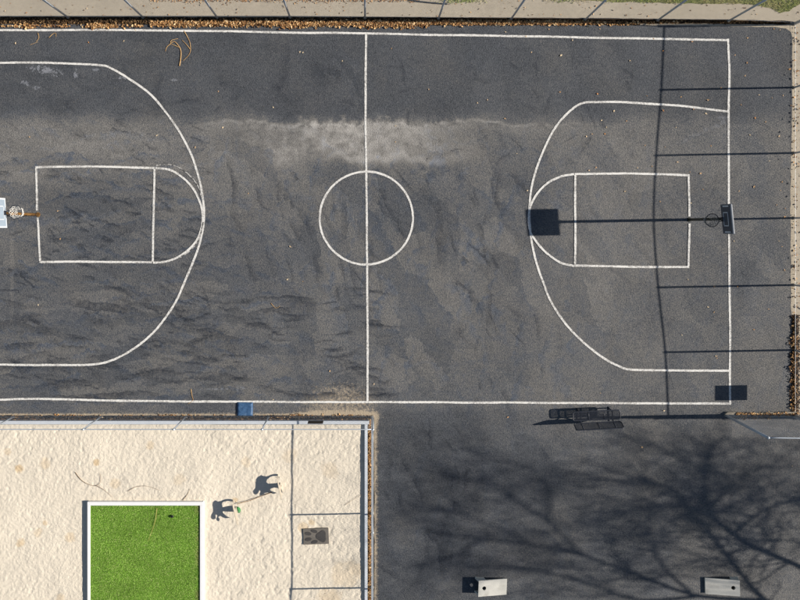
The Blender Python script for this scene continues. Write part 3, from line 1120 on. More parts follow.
# ------------------------------------------------------------------ cornhole boards
def cornhole(low, high, label, wid=0.62, back=False):
    low, high = Vector(low), Vector(high)
    d = high - low
    L = d.length
    r = empty('cornhole_board', low, label, 'game board', 'concrete bag-toss boards in the lot', math.atan2(d.y, d.x))
    zl_, zh, th = 0.09, 0.34, 0.055
    hx, hr = L - 0.23, 0.078
    angs = sorted(set([i * 2 * math.pi / 40 for i in range(40)] + [math.atan2(sy * wid / 2, ex - hx) % (2 * math.pi) for sy in (-1, 1) for ex in (0, L)]))

    def rect(a):
        c, s = math.cos(a), math.sin(a)
        t = 1e9
        if c > 1e-9: t = min(t, (L - hx) / c)
        if c < -1e-9: t = min(t, -hx / c)
        if abs(s) > 1e-9: t = min(t, wid / 2 / abs(s))
        return hx + t * c, t * s
    zf = lambda x: zl_ + (zh - zl_) * x / L
    n = len(angs)
    vs, fs = [], []
    for dz in (0, -th):
        for a in angs:
            vs.append((hx + hr * math.cos(a), hr * math.sin(a), zf(hx + hr * math.cos(a)) + dz))
        for a in angs:
            x, y = rect(a)
            vs.append((x, y, zf(x) + dz))
    for i in range(n):
        j = (i + 1) % n
        fs += [(i, n + i, n + j, j), (2 * n + j, 3 * n + j, 3 * n + i, 2 * n + i), (n + i, 3 * n + i, 3 * n + j, n + j), (j, 2 * n + j, 2 * n + i, i)]
    MB().add(vs, fs).build('deck', 'concrete', r)
    for sy in (-1, 1):
        y = sy * (wid / 2 - 0.045)
        m_ = MB()
        q = []
        for yy in (y - 0.035, y + 0.035):
            q += [(L + 0.10, yy, -0.01), (L - 0.24, yy, -0.01), (L - 0.30, yy, zf(L - 0.30) - th - 0.002), (L - 0.005, yy, zf(L - 0.005) - th - 0.002)]
        m_.add(q, [(0, 1, 2, 3), (7, 6, 5, 4), (0, 4, 5, 1), (1, 5, 6, 2), (2, 6, 7, 3), (3, 7, 4, 0)])
        m_.build('leg', 'concrete', r, bevel=0.006)
    if back:  # added unseen panel that blocks the sun so the hole stays dark
        MB().box((L - 0.03, 0, 0.115), (0.04, wid - 0.165, 0.23)).build('sun_blocker', 'concrete', r, bevel=0.004)
    MB().box((0.075, 0, (zl_ - th) / 2 + 0.004), (0.13, wid - 0.03, 0.045)).build('foot', 'concrete', r, bevel=0.004)
    return r


cornhole(G(506.3, 585.6), G(477.2, 584.6), 'pale concrete bag-toss board with its hole at the west end, left one of the two')
cornhole(G(704.2, 584.8), G(735.6, 584.2), 'pale concrete bag-toss board with its hole at the east end, right one of the two', back=True)

# ------------------------------------------------------------------ turf platform in the sand
px0, px1, py0, py1 = 87.4, 203.2, 501.8, 640.0
ax, bx_ = W(px0, 0, 0.14).x, W(px1, 0, 0.14).x
ay, by = W(0, py0, 0.14).y, W(0, py1, 0.14).y
t = empty('turf_platform', ((ax + bx_) / 2, (ay + by) / 2, SZ), 'square of bright green artificial turf framed by white boards in the sand', 'turf')
w_, l_ = bx_ - ax, ay - by
hb = 0.145
fw = 0.145
MB().box((0, l_ / 2 - fw / 2, hb / 2 - 0.04), (w_, fw, hb + 0.08)).build('frame_board', 'white_board', t, bevel=0.008)
MB().box((0, -l_ / 2 + fw / 2, hb / 2 - 0.04), (w_, fw, hb + 0.08)).build('frame_board', 'white_board', t, bevel=0.008)
for sx, fw2 in ((-1, 0.10), (1, 0.125)):
    MB().box((sx * (w_ / 2 - fw2 / 2), 0, hb / 2 - 0.042), (fw2, l_ - 2 * fw - 0.004, hb + 0.08)).build('frame_board', 'white_board', t, bevel=0.008)
MB().box((0, 0, 0.04), (w_ - 0.2, l_ - 0.28, 0.09)).build('backing', 'turf_base', t)
pts = [(random.uniform(-w_ / 2 + 0.10, w_ / 2 - 0.13), random.uniform(-l_ / 2 + 0.15, l_ / 2 - 0.15)) for _ in range(95000)]
bl = blades('turf_pile', pts, 0.085, 0.022, 0.008, 'turf_blade', parent=t, kind='stuff')

# ------------------------------------------------------------------ dog-shaped flat cut-outs (outlines in the sun-facing plane)
def cutout(trace, line_fn, base_px, label, rot_px):
    """trace: shadow outline; each point goes back along the light to the upright panel"""
    b0 = G(*base_px)
    d = Vector((rot_px, -1.0, 0)).normalized()       # panel direction in plan (south along the photo)
    pts = []
    for zx, zy in trace:
        sx, sy = 200 + zx / 8.889, 465 + zy / 8.889
        xb = line_fn(sy)
        z = max(0.0, (xb - sx) / (S * COT))
        t_ = (sy - base_px[1]) / S / -d.y
        pts.append((t_, z))
    r = empty('dog_cutout', b0 + Vector((0, 0, SZ)), label, 'cut-out', 'flat dog cut-outs standing in the sand')
    bm = bmesh.new()
    vs = [bm.verts.new(d * a + Vector((0, 0, z - 0.005))) for a, z in pts]
    f = bm.faces.new(vs)
    bm.normal_update()
    ex = bmesh.ops.extrude_face_region(bm, geom=[f])
    n = f.normal.copy()
    for e in ex['geom']:
        if isinstance(e, bmesh.types.BMVert):
            e.co += n * 0.014
    bmesh.ops.recalc_face_normals(bm, faces=bm.faces)
    bmesh.ops.triangulate(bm, faces=[q for q in bm.faces if len(q.verts) > 4])
    me = bpy.data.meshes.new('panel')
    bm.to_mesh(me)
    bm.free()
    link('panel', me, 'cream', r)
    for a in (0.08, 0.42):
        p = d * a
        MB().tube([p + Vector((0.02, 0, -0.08)), p + Vector((0.02, 0, 0.10))], 0.010, 8).build('stake', 'cream', r)
    return r


dog2 = [(697, 82), (660, 77), (625, 84), (590, 98), (560, 94), (542, 87), (520, 98), (503, 120), (498, 150), (495, 180), (490, 205), (472, 226), (478, 247), (496, 259),
        (512, 250), (522, 232), (530, 218), (540, 230), (532, 253), (541, 268), (560, 262), (576, 246), (602, 240), (622, 246), (650, 253), (682, 248), (664, 240),
        (640, 233), (617, 221), (622, 206), (652, 197), (690, 203), (715, 226), (738, 252), (726, 206), (703, 180), (708, 154), (660, 160), (602, 162), (586, 150),
        (592, 125), (612, 106), (642, 95), (697, 96)]
dog1 = [(302, 310), (270, 302), (230, 304), (195, 318), (162, 323), (142, 311), (118, 324), (114, 350), (121, 376), (117, 405), (105, 430), (94, 455), (104, 475),
        (125, 479), (141, 470), (137, 446), (146, 432), (158, 446), (148, 470), (150, 489), (170, 496), (177, 480), (167, 460), (186, 449), (206, 462), (236, 472),
        (272, 468), (242, 454), (217, 430), (209, 412), (255, 414), (308, 416), (312, 400), (309, 380), (304, 362), (255, 366), (207, 374), (201, 350), (211, 331), (250, 319), (302, 324)]
cutout(dog2, lambda sy: 278.6 + (sy - 475) * 0.24, (278.6, 475), 'pale flat dog-shaped cut-out nearer the fence, upper right of the two', 0.24)
cutout(dog1, lambda sy: 234.6 + (sy - 500) * 0.30, (234.6, 500), 'pale flat dog-shaped cut-out beside the small green bag, lower left of the two', 0.30)

# green bag
bm = bmesh.new()
bmesh.ops.create_icosphere(bm, subdivisions=3, radius=1)
for q in bm.verts:
    n_ = 1 + 0.35 * mnoise.noise(q.co * 1.9 + Vector((3, 0, 0))) + 0.15 * mnoise.noise(q.co * 5)
    q.co = Vector((q.co.x * 0.085 * n_, q.co.y * 0.12 * n_, max(q.co.z, -0.6) * 0.06 * n_))
me = bpy.data.meshes.new('green_bag')
bm.to_mesh(me)
bm.free()
gb = link('green_bag', me, 'green_bag', label='small crumpled green bag on the sand', cat='bag')
gb.location = G(238.6, 509.6, SZ + 0.03)
gb.rotation_euler = (0, 0, 0.3)

# cord between the cut-outs
def strand(name, px, r, mat, label, cat, z=0.012, group=None, jitter=0.4, sub=None, taper=True, shade=True):
    pts = smooth_poly([G(a, b, z) for a, b in px], 0.05)
    sd = random.uniform(0, 99)
    pts = [p + Vector((mnoise.noise(p * 3 + Vector((sd, 0, 0))), mnoise.noise(p * 3 + Vector((0, sd, 0))), 0.3 * abs(mnoise.noise(p * 2 + Vector((sd, sd, 0)))))) * 0.03 * jitter for p in pts]
    n = len(pts)
    rs = [r * (1 - 0.6 * i / n) if taper else r for i in range(n)]
    m_ = MB().tube(pts, rs, 6)
    for s_ in (sub or []):
        q = smooth_poly([G(a, b, z) for a, b in s_], 0.05)
        k = len(q)
        m_.tube(q, [r * 0.7 * (1 - 0.6 * i / k) for i in range(k)], 5)
    return m_.build(name, mat, None, smooth=True, label=label, cat=cat, group=group)


strand('cord', [(237, 503.8), (245, 501.5), (253, 499), (262, 495.5), (272, 492)], 0.013, 'cord', 'thin brown cord on the sand between the two dog cut-outs', 'cord', z=SZ + 0.03, taper=False)

# paw mat
t = empty('paw_mat', G(316, 536, SZ + 0.012), 'dark rubber mat with a paw print lying on the sand', 'mat', None, R(2.0))
MB().box((0, 0, 0), (1.0, 0.62, 0.045)).build('mat_base', 'mat_base', t, bevel=0.008)


def blob(name, cx, cy, rx, ry, rot, lobes=0):
    n = 26
    vs = []
    for zz in (0.0, 0.034):
        for i in range(n):
            a = 2 * math.pi * i / n
            k = 1 - (0.16 * math.cos(3 * a) if lobes else 0)
            x, y = rx * k * math.cos(a), ry * k * math.sin(a)
            vs.append((cx + x * math.cos(rot) - y * math.sin(rot), cy + x * math.sin(rot) + y * math.cos(rot), zz))
    fs = [tuple(range(n, 2 * n))] + [(i, (i + 1) % n, n + (i + 1) % n, n + i) for i in range(n)]
    MB().add(vs, fs).build(name, 'mat_pad', t)


blob('paw_pad', 0.22, 0.0, 0.19, 0.22, 0.0, 1)
blob('paw_toe', -0.06, 0.21, 0.13, 0.065, R(-16))
blob('paw_toe', -0.30, 0.12, 0.13, 0.070, R(-10))
blob('paw_toe', -0.30, -0.10, 0.13, 0.070, R(10))
blob('paw_toe', -0.06, -0.21, 0.13, 0.065, R(16))

# blue pad
bm = bmesh.new()
bmesh.ops.create_grid(bm, x_segments=18, y_segments=16, size=0.5)
for q in bm.verts:
    ex = min(1.0, (0.5 - max(abs(q.co.x), abs(q.co.y))) * 9)
    q.co.z = 0.06 * math.sqrt(max(ex, 0)) + 0.022 * mnoise.noise(Vector((q.co.x * 4, q.co.y * 4, 1))) * ex + 0.012
    q.co.x *= 0.62
    q.co.y *= 0.54
ex = bmesh.ops.extrude_face_region(bm, geom=list(bm.faces))
for e in ex['geom']:
    if isinstance(e, bmesh.types.BMVert):
        e.co.z = min(e.co.z, 0.01) - 0.008
bmesh.ops.recalc_face_normals(bm, faces=bm.faces)
me = bpy.data.meshes.new('blue_pad')
bm.to_mesh(me)
bm.free()
bp = link('blue_pad', me, 'blue', label='square blue vinyl pad lying on the asphalt against the low fence', cat='pad')
bp.location = G(245.0, 409.0, 0.004)
bp.rotation_euler = (0, 0, R(-1))
for p_ in me.polygons:
    p_.use_smooth = True

# dark thin bar on the path
strand('dark_bar', [(409.5, 0.4), (420, 1.8), (434, 3.2), (447.5, 4.2)], 0.028, 'dark_metal', 'dark thin bar lying across the north path', 'pipe', z=0.032, jitter=0.0, taper=False)

# vines and twigs
strand('dry_vine', [(179.5, 66), (180.8, 58), (180.6, 50), (178, 45), (174, 41.5), (170.5, 43.5), (171.5, 40.5), (178, 38.8)], 0.022, 'vine',
       'curled pale orange dry vine on the asphalt near the north sideline', 'vine',
       sub=[[(184, 31), (187, 36), (190, 43), (190.5, 51), (188, 56), (183, 61)], [(190, 49), (186, 44), (182, 40)], [(171, 43.5), (167, 47), (165.5, 51.5)], [(180.5, 48), (176, 46), (171, 44)]])
tw = 'thin dry twigs scattered on the ground'
strand('twig', [(75.5, 472), (82, 480), (90, 484.5), (96, 485.5), (101, 481), (100, 473)], 0.010, 'twig', 'curved thin twig on the sand above the turf square', 'twig', z=SZ + 0.03, group=tw,
       sub=[[(96, 485), (105, 490), (113, 497)]])
strand('twig', [(183, 500), (187, 495), (190, 489)], 0.010, 'twig', 'short twig leaning on the top edge of the turf frame', 'twig', z=SZ + 0.03, group=tw)
strand('twig', [(128, 491), (136, 486.5), (148, 486), (160, 490)], 0.007, 'twig', 'faint arched twig on the sand over the turf square', 'twig', z=SZ + 0.03, group=tw)
strand('twig', [(191, 389), (192, 396), (193, 400), (188, 404)], 0.012, 'vine', 'short tan twig across the south sideline', 'twig', group=tw)
strand('twig', [(38, 33), (39, 38), (36, 42)], 0.012, 'vine', 'small bent tan twig near the north sideline at the west', 'twig', group=tw, sub=[[(30, 45), (38, 42)]])
strand('twig', [(49, 38), (53, 34), (56, 33), (56, 37)], 0.012, 'vine', 'small hooked tan twig below the north sideline at the west', 'twig', group=tw)
strand('twig', [(345, 505), (352, 500), (362, 494)], 0.006, 'twig', 'fine straight twig on the sand near the east border board', 'twig', z=SZ + 0.03, group=tw)
strand('twig', [(271, 303), (276, 308), (280, 306)], 0.010, 'vine', 'tiny pale twig on the asphalt west of the centre line', 'twig', group=tw)
strand('twig', [(158, 507), (157, 516), (154, 527), (149, 540)], 0.008, 'vine', 'thin pale twig lying on the green turf', 'twig', z=SZ + 0.135, group=tw)
# small dark toy on the turf
bm = bmesh.new()
bmesh.ops.create_icosphere(bm, subdivisions=2, radius=0.06)
for q in bm.verts:
    q.co = q.co * (1 + 0.4 * mnoise.noise(q.co * 20)) * (1 if q.co.z > 0 else 0.6)
    q.co.x *= 1.25
me = bpy.data.meshes.new('chew_toy')
bm.to_mesh(me)
bm.free()
o = link('chew_toy', me, 'black_plastic', label='small dark lump on the green turf near its top edge', cat='toy')
o.location = G(172.5, 516.5, SZ + 0.13)
o.location.x *= 0.995
o.location.y *= 0.995


# ------------------------------------------------------------------ fallen leaves
def leaf_mesh(name, lobed):
    r = random.Random(hash(name) % 1000 + lobed)
    n = 14
    vs = [(0, 0, 0.012)]
    for i in range(n):
        a = 2 * math.pi * i / n
        k = (1.0 if i % 2 == 0 else (0.55 if lobed else 0.86)) * r.uniform(0.8, 1.15)
        x, y = 0.052 * k * math.cos(a) * 1.25, 0.046 * k * math.sin(a)
        vs.append((x, y, 0.006 + abs(r.gauss(0, 0.014)) + 0.20 * abs(y)))
    fs = [(0, 1 + i, 1 + (i + 1) % n) for i in range(n)]
    b = len(vs)
    vs += [(0.06, -0.002, 0.012), (0.11, 0.006, 0.006), (0.11, 0.012, 0.006), (0.06, 0.003, 0.012)]
    fs.append((b, b + 1, b + 2, b + 3))
    me = bpy.data.meshes.new(name)
    me.from_pydata(vs, [], fs)
    me.materials.append(MT['court_leaf'])
    return me


LM = [leaf_mesh('fallen_leaf', k % 2) for k in range(6)]
leaf_px = [(747.5, 38), (692, 41.8), (747, 63), (745, 76), (663, 51), (630, 61), (681, 97), (708, 100), (663, 110.5), (693.5, 109.4), (706, 113.5), (741, 105), (759, 95), (783, 95.5),
           (755, 118), (765.5, 122), (750, 135), (779, 136.5), (601.5, 120.5), (606.5, 127.5), (614, 111), (626.5, 121), (645, 145.5), (665, 147), (711, 146), (676, 127.5),
           (652, 166.5), (637.5, 168), (677.5, 162), (690, 172), (700.5, 173.5), (703, 189.5), (625, 191.5), (660, 201.5), (691, 203), (739, 191), (754, 187), (769, 161), (782, 182),
           (780.5, 190.5), (776.5, 205), (785, 208.5), (784.5, 217), (688, 279.5), (779, 241), (782, 246.5), (784.5, 270), (734, 241), (737.5, 286.5), (768.5, 309), (708, 307),
           (714, 312), (682, 335), (754, 329.5), (716, 356), (717, 358), (714, 286.5), (600.5, 393), (664, 410.5), (531.5, 52.5), (561, 55.5), (572.5, 40.5), (549, 29.5), (505.5, 32),
           (505, 118.5), (487.5, 100), (477.5, 103), (429, 89.5), (526, 36.5), (560, 92), (597.5, 94), (592, 134), (586.5, 136.5), (596, 167.5), (589, 170.5), (517, 153.5), (527.5, 190.5),
           (218.5, 91.5), (300, 52), (303, 52.8), (342.5, 61), (391.5, 48.5), (223, 127.5), (395.5, 142), (395.5, 126), (248.5, 193.5), (290.5, 246.5), (273.5, 107.5), (89, 42.5),
           (124, 41), (16, 43.5), (157, 135.5), (195.5, 147.5), (30, 137), (60.5, 239), (58, 211), (38.5, 305), (374, 384), (330, 371), (273.5, 399.5), (287.5, 279.5), (303, 281.5),
           (653.5, 38.8), (774, 29), (780, 30), (764, 24.5), (600, 29), (135.5, 30), (642, 447), (792, 466), (508, 417), (735, 55), (721, 88), (647, 96), (605, 134), (772, 98)]
big = {(531.5, 52.5), (561, 55.5), (630, 61), (708, 100), (157, 135.5), (505, 118.5), (60.5, 239), (223, 127.5), (754, 187), (779, 136.5), (778, 246), (606.5, 127.5), (747, 63), (218.5, 91.5)}
court_leaves = []
for i, (a, b_) in enumerate(leaf_px):
    o = bpy.data.objects.new('fallen_leaf', LM[i % 6])
    col.objects.link(o)
    k = random.uniform(0.40, 0.72) * (1.35 if (a, b_) in big else 1.0)
    o.scale = (k, k, k * random.uniform(0.8, 1.6))
    o.location = G(a, b_, 0.006)
    o.rotation_euler = (random.uniform(-0.12, 0.12), random.uniform(-0.12, 0.12), random.uniform(0, 6.28))
    court_leaves.append((o, a, b_, k))
marks = [('the north-east court corner', 729, 40), ('the east hoop pole', 689, 220), ('the dark board shadow', 545, 223), ('the centre circle', 366, 218),
         ('the south end of the centre line', 367, 401), ('the north end of the centre line', 366, 34), ('the west hoop pole', 38, 215), ('the west free-throw line', 154, 215),
         ('the curled dry vine', 180, 50), ('the north tip of the east three-point line', 728, 111), ('the south tip of the east three-point line', 729, 370),
         ('the north bend of the east three-point line', 580, 103), ('the north-east lane corner', 689, 175), ('the south-east lane corner', 688, 267),
         ('the east free-throw line', 575, 220), ('the top of the west three-point arc', 204, 215), ('the north bend of the west three-point line', 110, 69),
         ('the white chalky patch', 45, 70), ('the dark mesh bench', 593, 415), ('the blue pad', 245, 409), ('the second post of the east fence', 793, 88),
         ('the third post of the east fence', 793, 153), ('the fourth post of the east fence', 793, 218), ('the fifth post of the east fence', 793, 285),
         ('the sixth post of the east fence', 793, 350), ('the pale worn band on the centre line', 366, 140), ('the south-east court corner', 730, 404),
         ('the dark rectangular sign shadow', 731, 392), ('the right bag-toss board', 722, 586)]
dirs = ['east', 'north-east', 'north', 'north-west', 'west', 'south-west', 'south', 'south-east']
byl = {}
for (o, a, b_, k) in court_leaves:
    nm, mx, my = min(marks, key=lambda q: (q[1] - a) ** 2 + (q[2] - b_) ** 2)
    dr = dirs[int(round(math.atan2(my - b_, a - mx) / (math.pi / 4))) % 8]
    byl.setdefault((dr, nm), []).append((math.hypot(a - mx, b_ - my), o))
ords = ['nearest', 'second nearest', 'third nearest', 'fourth nearest', 'fifth nearest', 'sixth nearest', 'seventh nearest']
for (dr, nm), lst in byl.items():
    lst.sort(key=lambda q: q[0])
    for i, (d_, o) in enumerate(lst):
        lab = f'small pale fallen leaf {dr} of {nm}' if len(lst) == 1 else f'pale leaf {dr} of {nm}, {ords[i]}'
        tag(o, lab, 'leaf', 'fallen leaves scattered over the court')


def litter(name, samples, mat, label, size=0.035, pile=0.03):
    """samples: (px, py, z) -> one mass of curled leaves"""
    vs, fs = [], []
    for (px, py, z) in samples:
        p = G(px, py)
        rot = Matrix.Rotation(random.uniform(0, 6.28), 3, 'Z') @ Matrix.Rotation(random.gauss(0, 0.5), 3, 'X') @ Matrix.Rotation(random.gauss(0, 0.4), 3, 'Y')
        s_ = size * random.uniform(0.5, 1.5)
        c_ = random.uniform(0.1, 0.6) * s_
        loc = [(-s_ * 1.3, 0, 0), (-s_ * 0.4, -s_ * 0.75, c_), (s_ * 0.5, -s_ * 0.6, c_), (s_ * 1.3, 0, 0), (s_ * 0.5, s_ * 0.6, c_), (-s_ * 0.4, s_ * 0.75, c_)]
        b = len(vs)
        off = Vector((p.x, p.y, z + 0.012 + random.uniform(0, pile)))
        vs += [tuple(rot @ Vector(q) + off) for q in loc]
        fs += [(b, b + 1, b + 2, b + 3), (b, b + 3, b + 4, b + 5)]
    me = bpy.data.meshes.new(name)
    me.from_pydata(vs, [], fs)
    return link(name, me, mat, label=label, cat='leaves', kind='stuff')


# north drift: dark rotted leaves in the gutter, pale fresh ones towards the court
s_ = []
for _ in range(9000):
    u = random.uniform(-40, 790)
    fe = 17.8 + max(0, (u - 300)) * 0.0085
    wd = 6.5 if u < 200 else (5.0 if u < 400 else (3.2 if u < 640 else 1.6))
    s_.append((u, fe + abs(random.gauss(0, 0.5)) * wd, -0.045))
litter('leaf_litter', [q for q in s_ if q[1] < 27], 'rotted_leaf', 'dark rotted leaves filling the gutter along the north fence', 0.034, 0.03)
s_ = []
for _ in range(9500):
    u = random.uniform(-40, 680)
    n_ = mnoise.noise(Vector((u * 0.018, 0, 0)))
    n2_ = mnoise.noise(Vector((u * 0.07, 3, 0)))
    if u < 150:
        c_, w_, pr_ = 26.3, 0.9, 0.05 + 0.5 * n2_
    elif u < 640:
        c_, w_, pr_ = 23.6 + 0.9 * n_, 2.5 + 0.9 * n2_, 0.95
        if u > 430: c_, w_ = 22.6 + 0.4 * n_, 1.9
        if u > 560: pr_ = 0.95 - (u - 560) / 110
    else:
        c_, w_, pr_ = 22.4, 1.0, 0.2
    if random.random() < pr_:
        v_ = random.gauss(c_, max(w_, 0.5) * 0.62)
        if v_ > 19.3 + max(0, u - 300) * 0.006 and v_ < c_ + 5:
            s_.append((u, v_, -0.03 if v_ < 24.5 else 0.0))
for (cu, cv, n_) in ((28, 26, 90), (105, 26, 160), (98, 25.5, 90), (290, 26.5, 120), (372, 27, 40), (404, 26.8, 60)):
    for _ in range(n_):
        s_.append((random.gauss(cu, 7), random.gauss(cv, 1.2), 0.0))
litter('leaf_litter', s_, 'leaf', 'long drift of tan fallen leaves between north fence and sideline', 0.036, 0.045)
# low fence gutters
s_ = [(random.uniform(-40, 370), random.gauss(418.2, 1.1), -0.045) for _ in range(3600)]
litter('leaf_litter', [q for q in s_ if 416.2 < q[1] < 420.6], 'dark_leaf', 'dark leaves wedged between the low fence and the white board', 0.030, 0.03)
s_ = [(random.uniform(-40, 372), random.gauss(416.4, 0.6), 0.0) for _ in range(1000)]
s_ += [(random.gauss(random.choice((172, 300, 50, 340)), 6), random.gauss(415.6, 0.9), 0.0) for _ in range(170)]
litter('leaf_litter', [q for q in s_ if mnoise.noise(Vector((q[0] * 0.05, 0, 5))) > -0.2], 'leaf', 'thin line of tan leaves along the asphalt edge by the low fence', 0.026, 0.02)
s_ = [(random.gauss(369.8, 0.9), random.uniform(418, 640), -0.045) for _ in range(1500)]
litter('leaf_litter', [q for q in s_ if 368.4 < q[0] < 371.6], 'leaf', 'narrow strip of tan leaves between east border board and fence', 0.028, 0.02)
# east verge
s_ = []
for _ in range(1500):
    v_ = random.uniform(315, 414)
    wq = 2.0 + 1.2 * mnoise.noise(Vector((v_ * 0.06, 1, 0)))
    s_.append((random.gauss(795.2, wq), v_, -0.01))
for _ in range(30):
    s_.append((random.gauss(797, 3), random.uniform(25, 320), -0.012))
litter('leaf_litter', s_, 'dark_leaf', 'brown leaves heaped along the foot of the east fence', 0.034, 0.05)
s_ = [(random.gauss(796, 2.4), random.uniform(25, 412), -0.01) for _ in range(150)]
s_ += [(random.uniform(735, 797), random.gauss(413.6, 1.0), 0.09) for _ in range(170)] + [(random.uniform(728, 775), random.gauss(417.6, 0.7), 0.0) for _ in range(50)]
s_ += [(random.gauss(794, 2), random.uniform(335, 414), 0.03) for _ in range(260)]
litter('leaf_litter', s_, 'leaf', 'tan leaves dusting the concrete kerb and verge at the south-east corner', 0.030, 0.02)
# leaves on the path
s_ = [(random.uniform(-20, 800), random.uniform(-4, 17), 0.003) for _ in range(230)]
s_ += [(random.uniform(150, 420), abs(random.gauss(0, 1.6)) - 0.5, 0.003) for _ in range(500)]
litter('leaf_litter', s_, 'leaf', 'sparse tan leaves scattered over the north path', 0.022, 0.004)
# leaves caught in the east fence: each throws a small dark spot on the asphalt
k_ = 0
caught = []
for (sx_, sy_) in ((791, 66), (790.5, 74), (789.5, 79), (784, 75), (790, 92), (789, 136.5), (779, 132), (782, 119), (789, 113), (790, 117), (789, 122), (788, 168.5), (787, 183.5), (778, 159.5),
                   (786, 196.5), (790, 272), (789.5, 280), (788, 297.5), (790, 297.5), (786, 376), (784, 367), (790, 374), (789, 404), (788, 258), (790.5, 44)):
    o = bpy.data.objects.new('fallen_leaf', LM[k_ % 6])
    k_ += 1
    col.objects.link(o)
    z_ = max(0.05, (793.4 - sx_) / S / COT)
    o.location = G(793.4, sy_ - 0.77 * z_, z_)
    o.scale = (0.62, 0.62, 0.62)
    o.rotation_euler = (R(90), 0, R(90) + random.uniform(-0.4, 0.4))
    caught.append((sy_, o))

ordn = ['first', 'second', 'third', 'fourth', 'fifth', 'sixth', 'seventh', 'eighth', 'ninth', 'tenth', 'eleventh', 'twelfth', 'thirteenth', 'fourteenth', 'fifteenth', 'sixteenth',
        'seventeenth', 'eighteenth', 'nineteenth', 'twentieth', 'twenty-first', 'twenty-second', 'twenty-third', 'twenty-fourth', 'twenty-fifth']
caught.sort(key=lambda q: q[0])
for i, (_, o) in enumerate(caught):
    tag(o, f'dry leaf caught low in the east fence, {ordn[i]} from the north', 'leaf', 'leaves caught in the east fence')

# ------------------------------------------------------------------ bare tree outside the frame: its limbs throw the branching shadow over the lot
def lift(px, z):
    """shadow pixel + height -> point on the ray back to the sun"""
    g = G(*px)
    z = z * 1.3
    return Vector((g.x + z * COT * math.cos(SLOPE), g.y + z * COT * math.sin(SLOPE), z))


tree_base = lift((985, 632), 0.0)
tree_base = Vector((tree_base.x, tree_base.y, -0.05))
tree = empty('bare_tree', tree_base, 'bare leafless tree beyond the frame casting branching shadows over the lot', 'tree')


def tmesh(m_, name, kind=None):
    for i, q in enumerate(m_.v):
        m_.v[i] = (q[0] - tree_base.x, q[1] - tree_base.y, q[2] - tree_base.z)
    me = m_.mesh(name, smooth=True)
    return link(name, me, 'bark', tree, kind=kind)


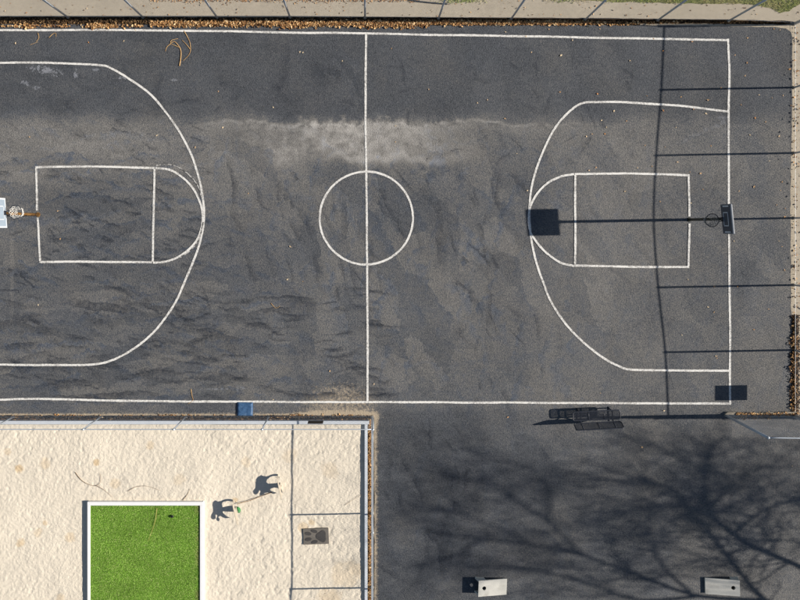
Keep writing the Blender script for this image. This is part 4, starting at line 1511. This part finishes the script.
fork = lift((872, 628), 2.6)
tmesh(MB().tube([tree_base, tree_base.lerp(fork, 0.5) + Vector((0.05, 0.03, 0)), fork], [0.36, 0.27, 0.24], 14), 'trunk')
limbs = [   # (shadow pixel, height), radius at the root
    ([((872, 628), 2.6), ((830, 590), 3.6), ((800, 567), 4.4), ((752, 546), 5.4), ((722, 525), 6.2), ((708, 505), 6.9), ((705, 472), 7.8), ((714, 448), 8.5), ((728, 436), 9.0)], 0.15),
    ([((722, 525), 6.2), ((700, 512), 6.9), ((672, 505), 7.6), ((640, 510), 8.3), ((606, 514), 9.0)], 0.085),
    ([((710, 508), 6.8), ((728, 488), 7.4), ((745, 474), 8.0), ((772, 466), 8.6)], 0.07),
    ([((872, 628), 2.6), ((810, 626), 3.8), ((765, 600), 4.8), ((738, 570), 5.6), ((715, 540), 6.4), ((692, 516), 7.2), ((672, 490), 8.0), ((640, 478), 8.8), ((606, 470), 9.5)], 0.14),
    ([((735, 532), 6.0), ((752, 518), 6.6), ((772, 506), 7.0), ((804, 497), 7.5), ((840, 484), 8.0)], 0.075),
    ([((765, 600), 4.8), ((700, 596), 6.0), ((650, 580), 6.9), ((610, 565), 7.6), ((575, 553), 8.2), ((535, 545), 8.8), ((480, 539), 9.6), ((440, 533), 10.2), ((424, 528), 10.4)], 0.115),
    ([((582, 556), 8.1), ((566, 540), 8.5), ((550, 524), 8.9), ((522, 503), 9.4), ((486, 483), 10.0), ((440, 474), 10.6)], 0.075),
    ([((550, 524), 8.9), ((549, 500), 9.3), ((545, 482), 9.7), ((528, 468), 10.1), ((500, 460), 10.5)], 0.055),
    ([((690, 592), 6.2), ((668, 572), 6.8), ((655, 552), 7.4), ((648, 535), 8.0), ((632, 520), 8.5), ((600, 508), 9.1)], 0.07),
    ([((700, 596), 6.0), ((640, 600), 7.0), ((596, 586), 7.8), ((560, 575), 8.4), ((520, 568), 9.0), ((470, 566), 9.8)], 0.085),
    ([((705, 478), 7.7), ((690, 462), 8.2), ((664, 450), 8.8), ((636, 444), 9.3)], 0.05),
    ([((655, 552), 7.4), ((625, 546), 8.0), ((590, 540), 8.6)], 0.05),
    ([((830, 590), 3.6), ((815, 560), 4.6), ((822, 530), 5.6), ((835, 500), 6.6), ((850, 470), 7.6)], 0.10),
    ([((480, 539), 9.6), ((455, 556), 10.0), ((420, 566), 10.5), ((418, 569), 10.6)], 0.05),
    ([((535, 545), 8.8), ((500, 528), 9.4), ((455, 512), 10.0), ((432, 508), 10.3)], 0.045),
]
twigs = MB()


def grow(p, d, length, r, depth):
    n = 4
    pts = [p]
    q = p.copy()
    dd = d.copy()
    for i in range(n):
        dd = (dd + Vector((random.gauss(0, 0.16), random.gauss(0, 0.16), random.gauss(0.02, 0.12)))).normalized()
        q = q + dd * (length / n)
        pts.append(q.copy())
    twigs.tube(pts, [r * (1 - 0.75 * i / n) for i in range(n + 1)], 3 if depth < 2 else 4, cap=False)
    if depth > 0:
        for i in range(3 if depth == 1 else 4):
            k = random.uniform(0.25, 1.0) * n
            a = pts[min(int(k), n - 1)].lerp(pts[min(int(k) + 1, n)], k % 1.0)
            nd = (dd + Vector((random.gauss(0, 0.55), random.gauss(0, 0.55), random.gauss(0.1, 0.4)))).normalized()
            grow(a, nd, length * random.uniform(0.45, 0.7), r * 0.55, depth - 1)


for pts_, r0 in limbs:
    P = smooth_poly([lift(p, z) for p, z in pts_], 0.2)
    n = len(P)
    r0 *= 0.66 if r0 > 0.1 else 0.80
    rs = [r0 * (1 - 0.72 * i / n) for i in range(n)]
    tmesh(MB().tube(P, rs, 9), 'limb')
    L_ = sum((P[i + 1] - P[i]).length for i in range(n - 1))
    for _ in range(int(L_ * 7.0)):
        i = int(random.uniform(0.25, 0.99) * (n - 1))
        d = (P[i + 1] - P[i]).normalized()
        sd = Vector((random.gauss(0, 1), random.gauss(0, 1), random.gauss(0, 0.7)))
        nd = (d * 0.9 + sd.normalized() * 0.9).normalized()
        if P[i].z < 5.8:
            continue
        grow(P[i], nd, random.uniform(0.9, 2.6), max(0.016, rs[i] * 0.33), 2)
tmesh(twigs, 'twig_mass', 'stuff')
